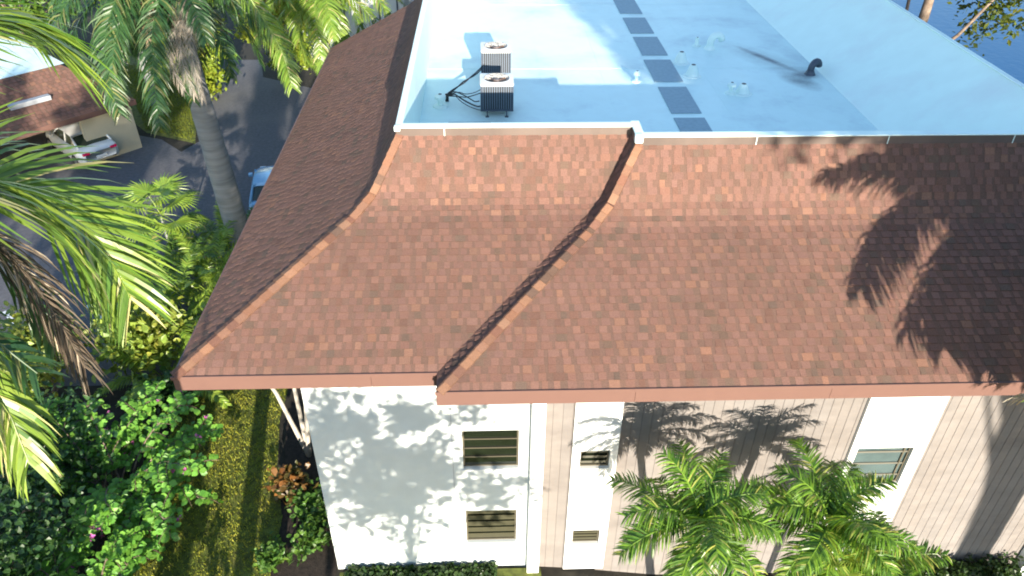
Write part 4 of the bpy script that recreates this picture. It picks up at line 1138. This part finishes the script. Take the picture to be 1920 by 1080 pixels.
# ------------------------------------------------------------------ cars
def car(name, loc, rz, paint, label):
    T = thing(name, (0, 0, 0), label, 'car')
    def loft(secs, m, close=True):
        idx = []
        for s in secs:
            i = len(m.v); m.v.extend(s); idx.append((i, len(s)))
        for (a, n), (b, _) in zip(idx, idx[1:]):
            for j in range(n-1):
                m.f.append((a+j, a+j+1, b+j+1, b+j)); m.c.append((1, 1, 1)); m.mi.append(0)
        for (a, n) in (idx[0], idx[-1]):
            m.f.append(tuple(a+j for j in range(n))); m.c.append((1, 1, 1)); m.mi.append(0)
    # stations from tail (x=-2.2) to nose (2.2): half width, bottom, shoulder z, deck z
    st = [(-2.2, 0.70, 0.42, 0.72, 0.80), (-2.12, 0.82, 0.30, 0.82, 0.96), (-1.9, 0.88, 0.24, 0.88, 1.00), (-1.3, 0.91, 0.20, 0.90, 1.00), (-0.6, 0.91, 0.19, 0.88, 0.94),
          (0.4, 0.90, 0.19, 0.85, 0.92), (1.1, 0.89, 0.20, 0.80, 0.90), (1.7, 0.84, 0.24, 0.70, 0.78), (2.05, 0.76, 0.30, 0.60, 0.66), (2.18, 0.60, 0.38, 0.52, 0.56)]
    m = MB(); secs = []
    for x, hw, zb, zs, zd in st:
        half = [(hw*0.88, zb), (hw, zb+0.14), (hw*1.0, zs-0.12), (hw*0.96, zs), (hw*0.80, zd), (0, zd+0.02)]
        secs.append([(x, -y, z) for y, z in half] + [(x, y, z) for y, z in reversed(half[:-1])])
    loft(secs, m); m.build('body', paint, T, smooth=True)
    # glasshouse
    gs = [(-1.75, 0.70, 0.98, 1.00), (-1.05, 0.64, 0.98, 1.36), (-0.35, 0.63, 0.95, 1.43), (0.25, 0.62, 0.92, 1.39), (1.02, 0.68, 0.90, 0.93)]
    m = MB(); secs = []
    for x, hw, zb, zt in gs:
        half = [(hw+0.12*(zt-zb > .2), zb-0.03), (hw, zt-0.03), (hw*0.8, zt), (0, zt+0.01)]
        secs.append([(x, -y, z) for y, z in half] + [(x, y, z) for y, z in reversed(half[:-1])])
    loft(secs, m); m.build('window', CARGLASS, T)
    m = MB(); secs = []
    for x, hw, zb, zt in ((-1.12, 0.65, 0, 1.345), (-0.9, 0.645, 0, 1.40), (-0.35, 0.64, 0, 1.45), (0.25, 0.63, 0, 1.41), (0.36, 0.63, 0, 1.355)):
        half = [(hw+0.02, zt-0.05), (hw*0.82, zt), (0, zt+0.012)]
        secs.append([(x, -y, z) for y, z in half] + [(x, y, z) for y, z in reversed(half[:-1])])
    loft(secs, m)
    for s in (-1, 1):
        m.tube([(-1.78, s*0.76, 0.97), (-1.1, s*0.665, 1.35)], [0.06, 0.04], 6); m.tube([(1.0, s*0.76, 0.90), (0.3, s*0.64, 1.38)], [0.045, 0.035], 6)
        m.tube([(-0.45, s*0.76, 0.94), (-0.4, s*0.645, 1.42)], [0.04, 0.03], 6)
    m.build('roof', paint, T, smooth=True)
    for s in (-1, 1):
        m = MB(); m.box(-2.21, -2.06, s*0.62-0.16, s*0.62+0.16, 0.74, 0.86); m.build('taillight', REDLAMP, T, bevel=0.03)
        m = MB(); m.box(0.62, 0.82, s*0.93-0.09, s*0.93+0.09, 0.92, 1.04); m.build('mirror', paint, T, bevel=0.03)
        m = MB(); m.box(2.0, 2.16, s*0.55-0.14, s*0.55+0.14, 0.54, 0.64); m.build('headlight', RIM, T, bevel=0.03)
        for x in (-1.35, 1.35):
            m = MB(); y0, y1 = (s*0.70, s*0.915)
            m.tube([(x, y0, 0.32), (x, y0+(y1-y0)*0.1, 0.32), (x, y0+(y1-y0)*0.9, 0.32), (x, y1, 0.32)], [0.29, 0.32, 0.32, 0.29], 24); wh = m.build('wheel', BLACK, T)
            m = MB(); m.tube([(x, y1-0.01*s, 0.32), (x, y1+0.008*s, 0.32)], [0.21, 0.19], 18); m.build('rim', RIM, wh)
    m = MB(); m.box(-2.235, -2.2, -0.24, 0.24, 0.50, 0.62); m.build('number_plate', WHITETRIM, T)
    T.location = loc; T.rotation_euler = (0, 0, rz)
    return T
back = atZ(152, 318, 0)
hd = dv   # heading into the carport
rz = math.atan2(hd.y, hd.x)
ctr = back + hd*1.7 + du*0.9
car('parked_car', (ctr.x, ctr.y, 0.0), rz, CARWHITE, 'white car parked nose in under the carport')
car('parked_car', (-9.02, 29.1, 0.006), R(100), CARBLUE, 'pale blue car by the trunk mostly hidden behind the roof')
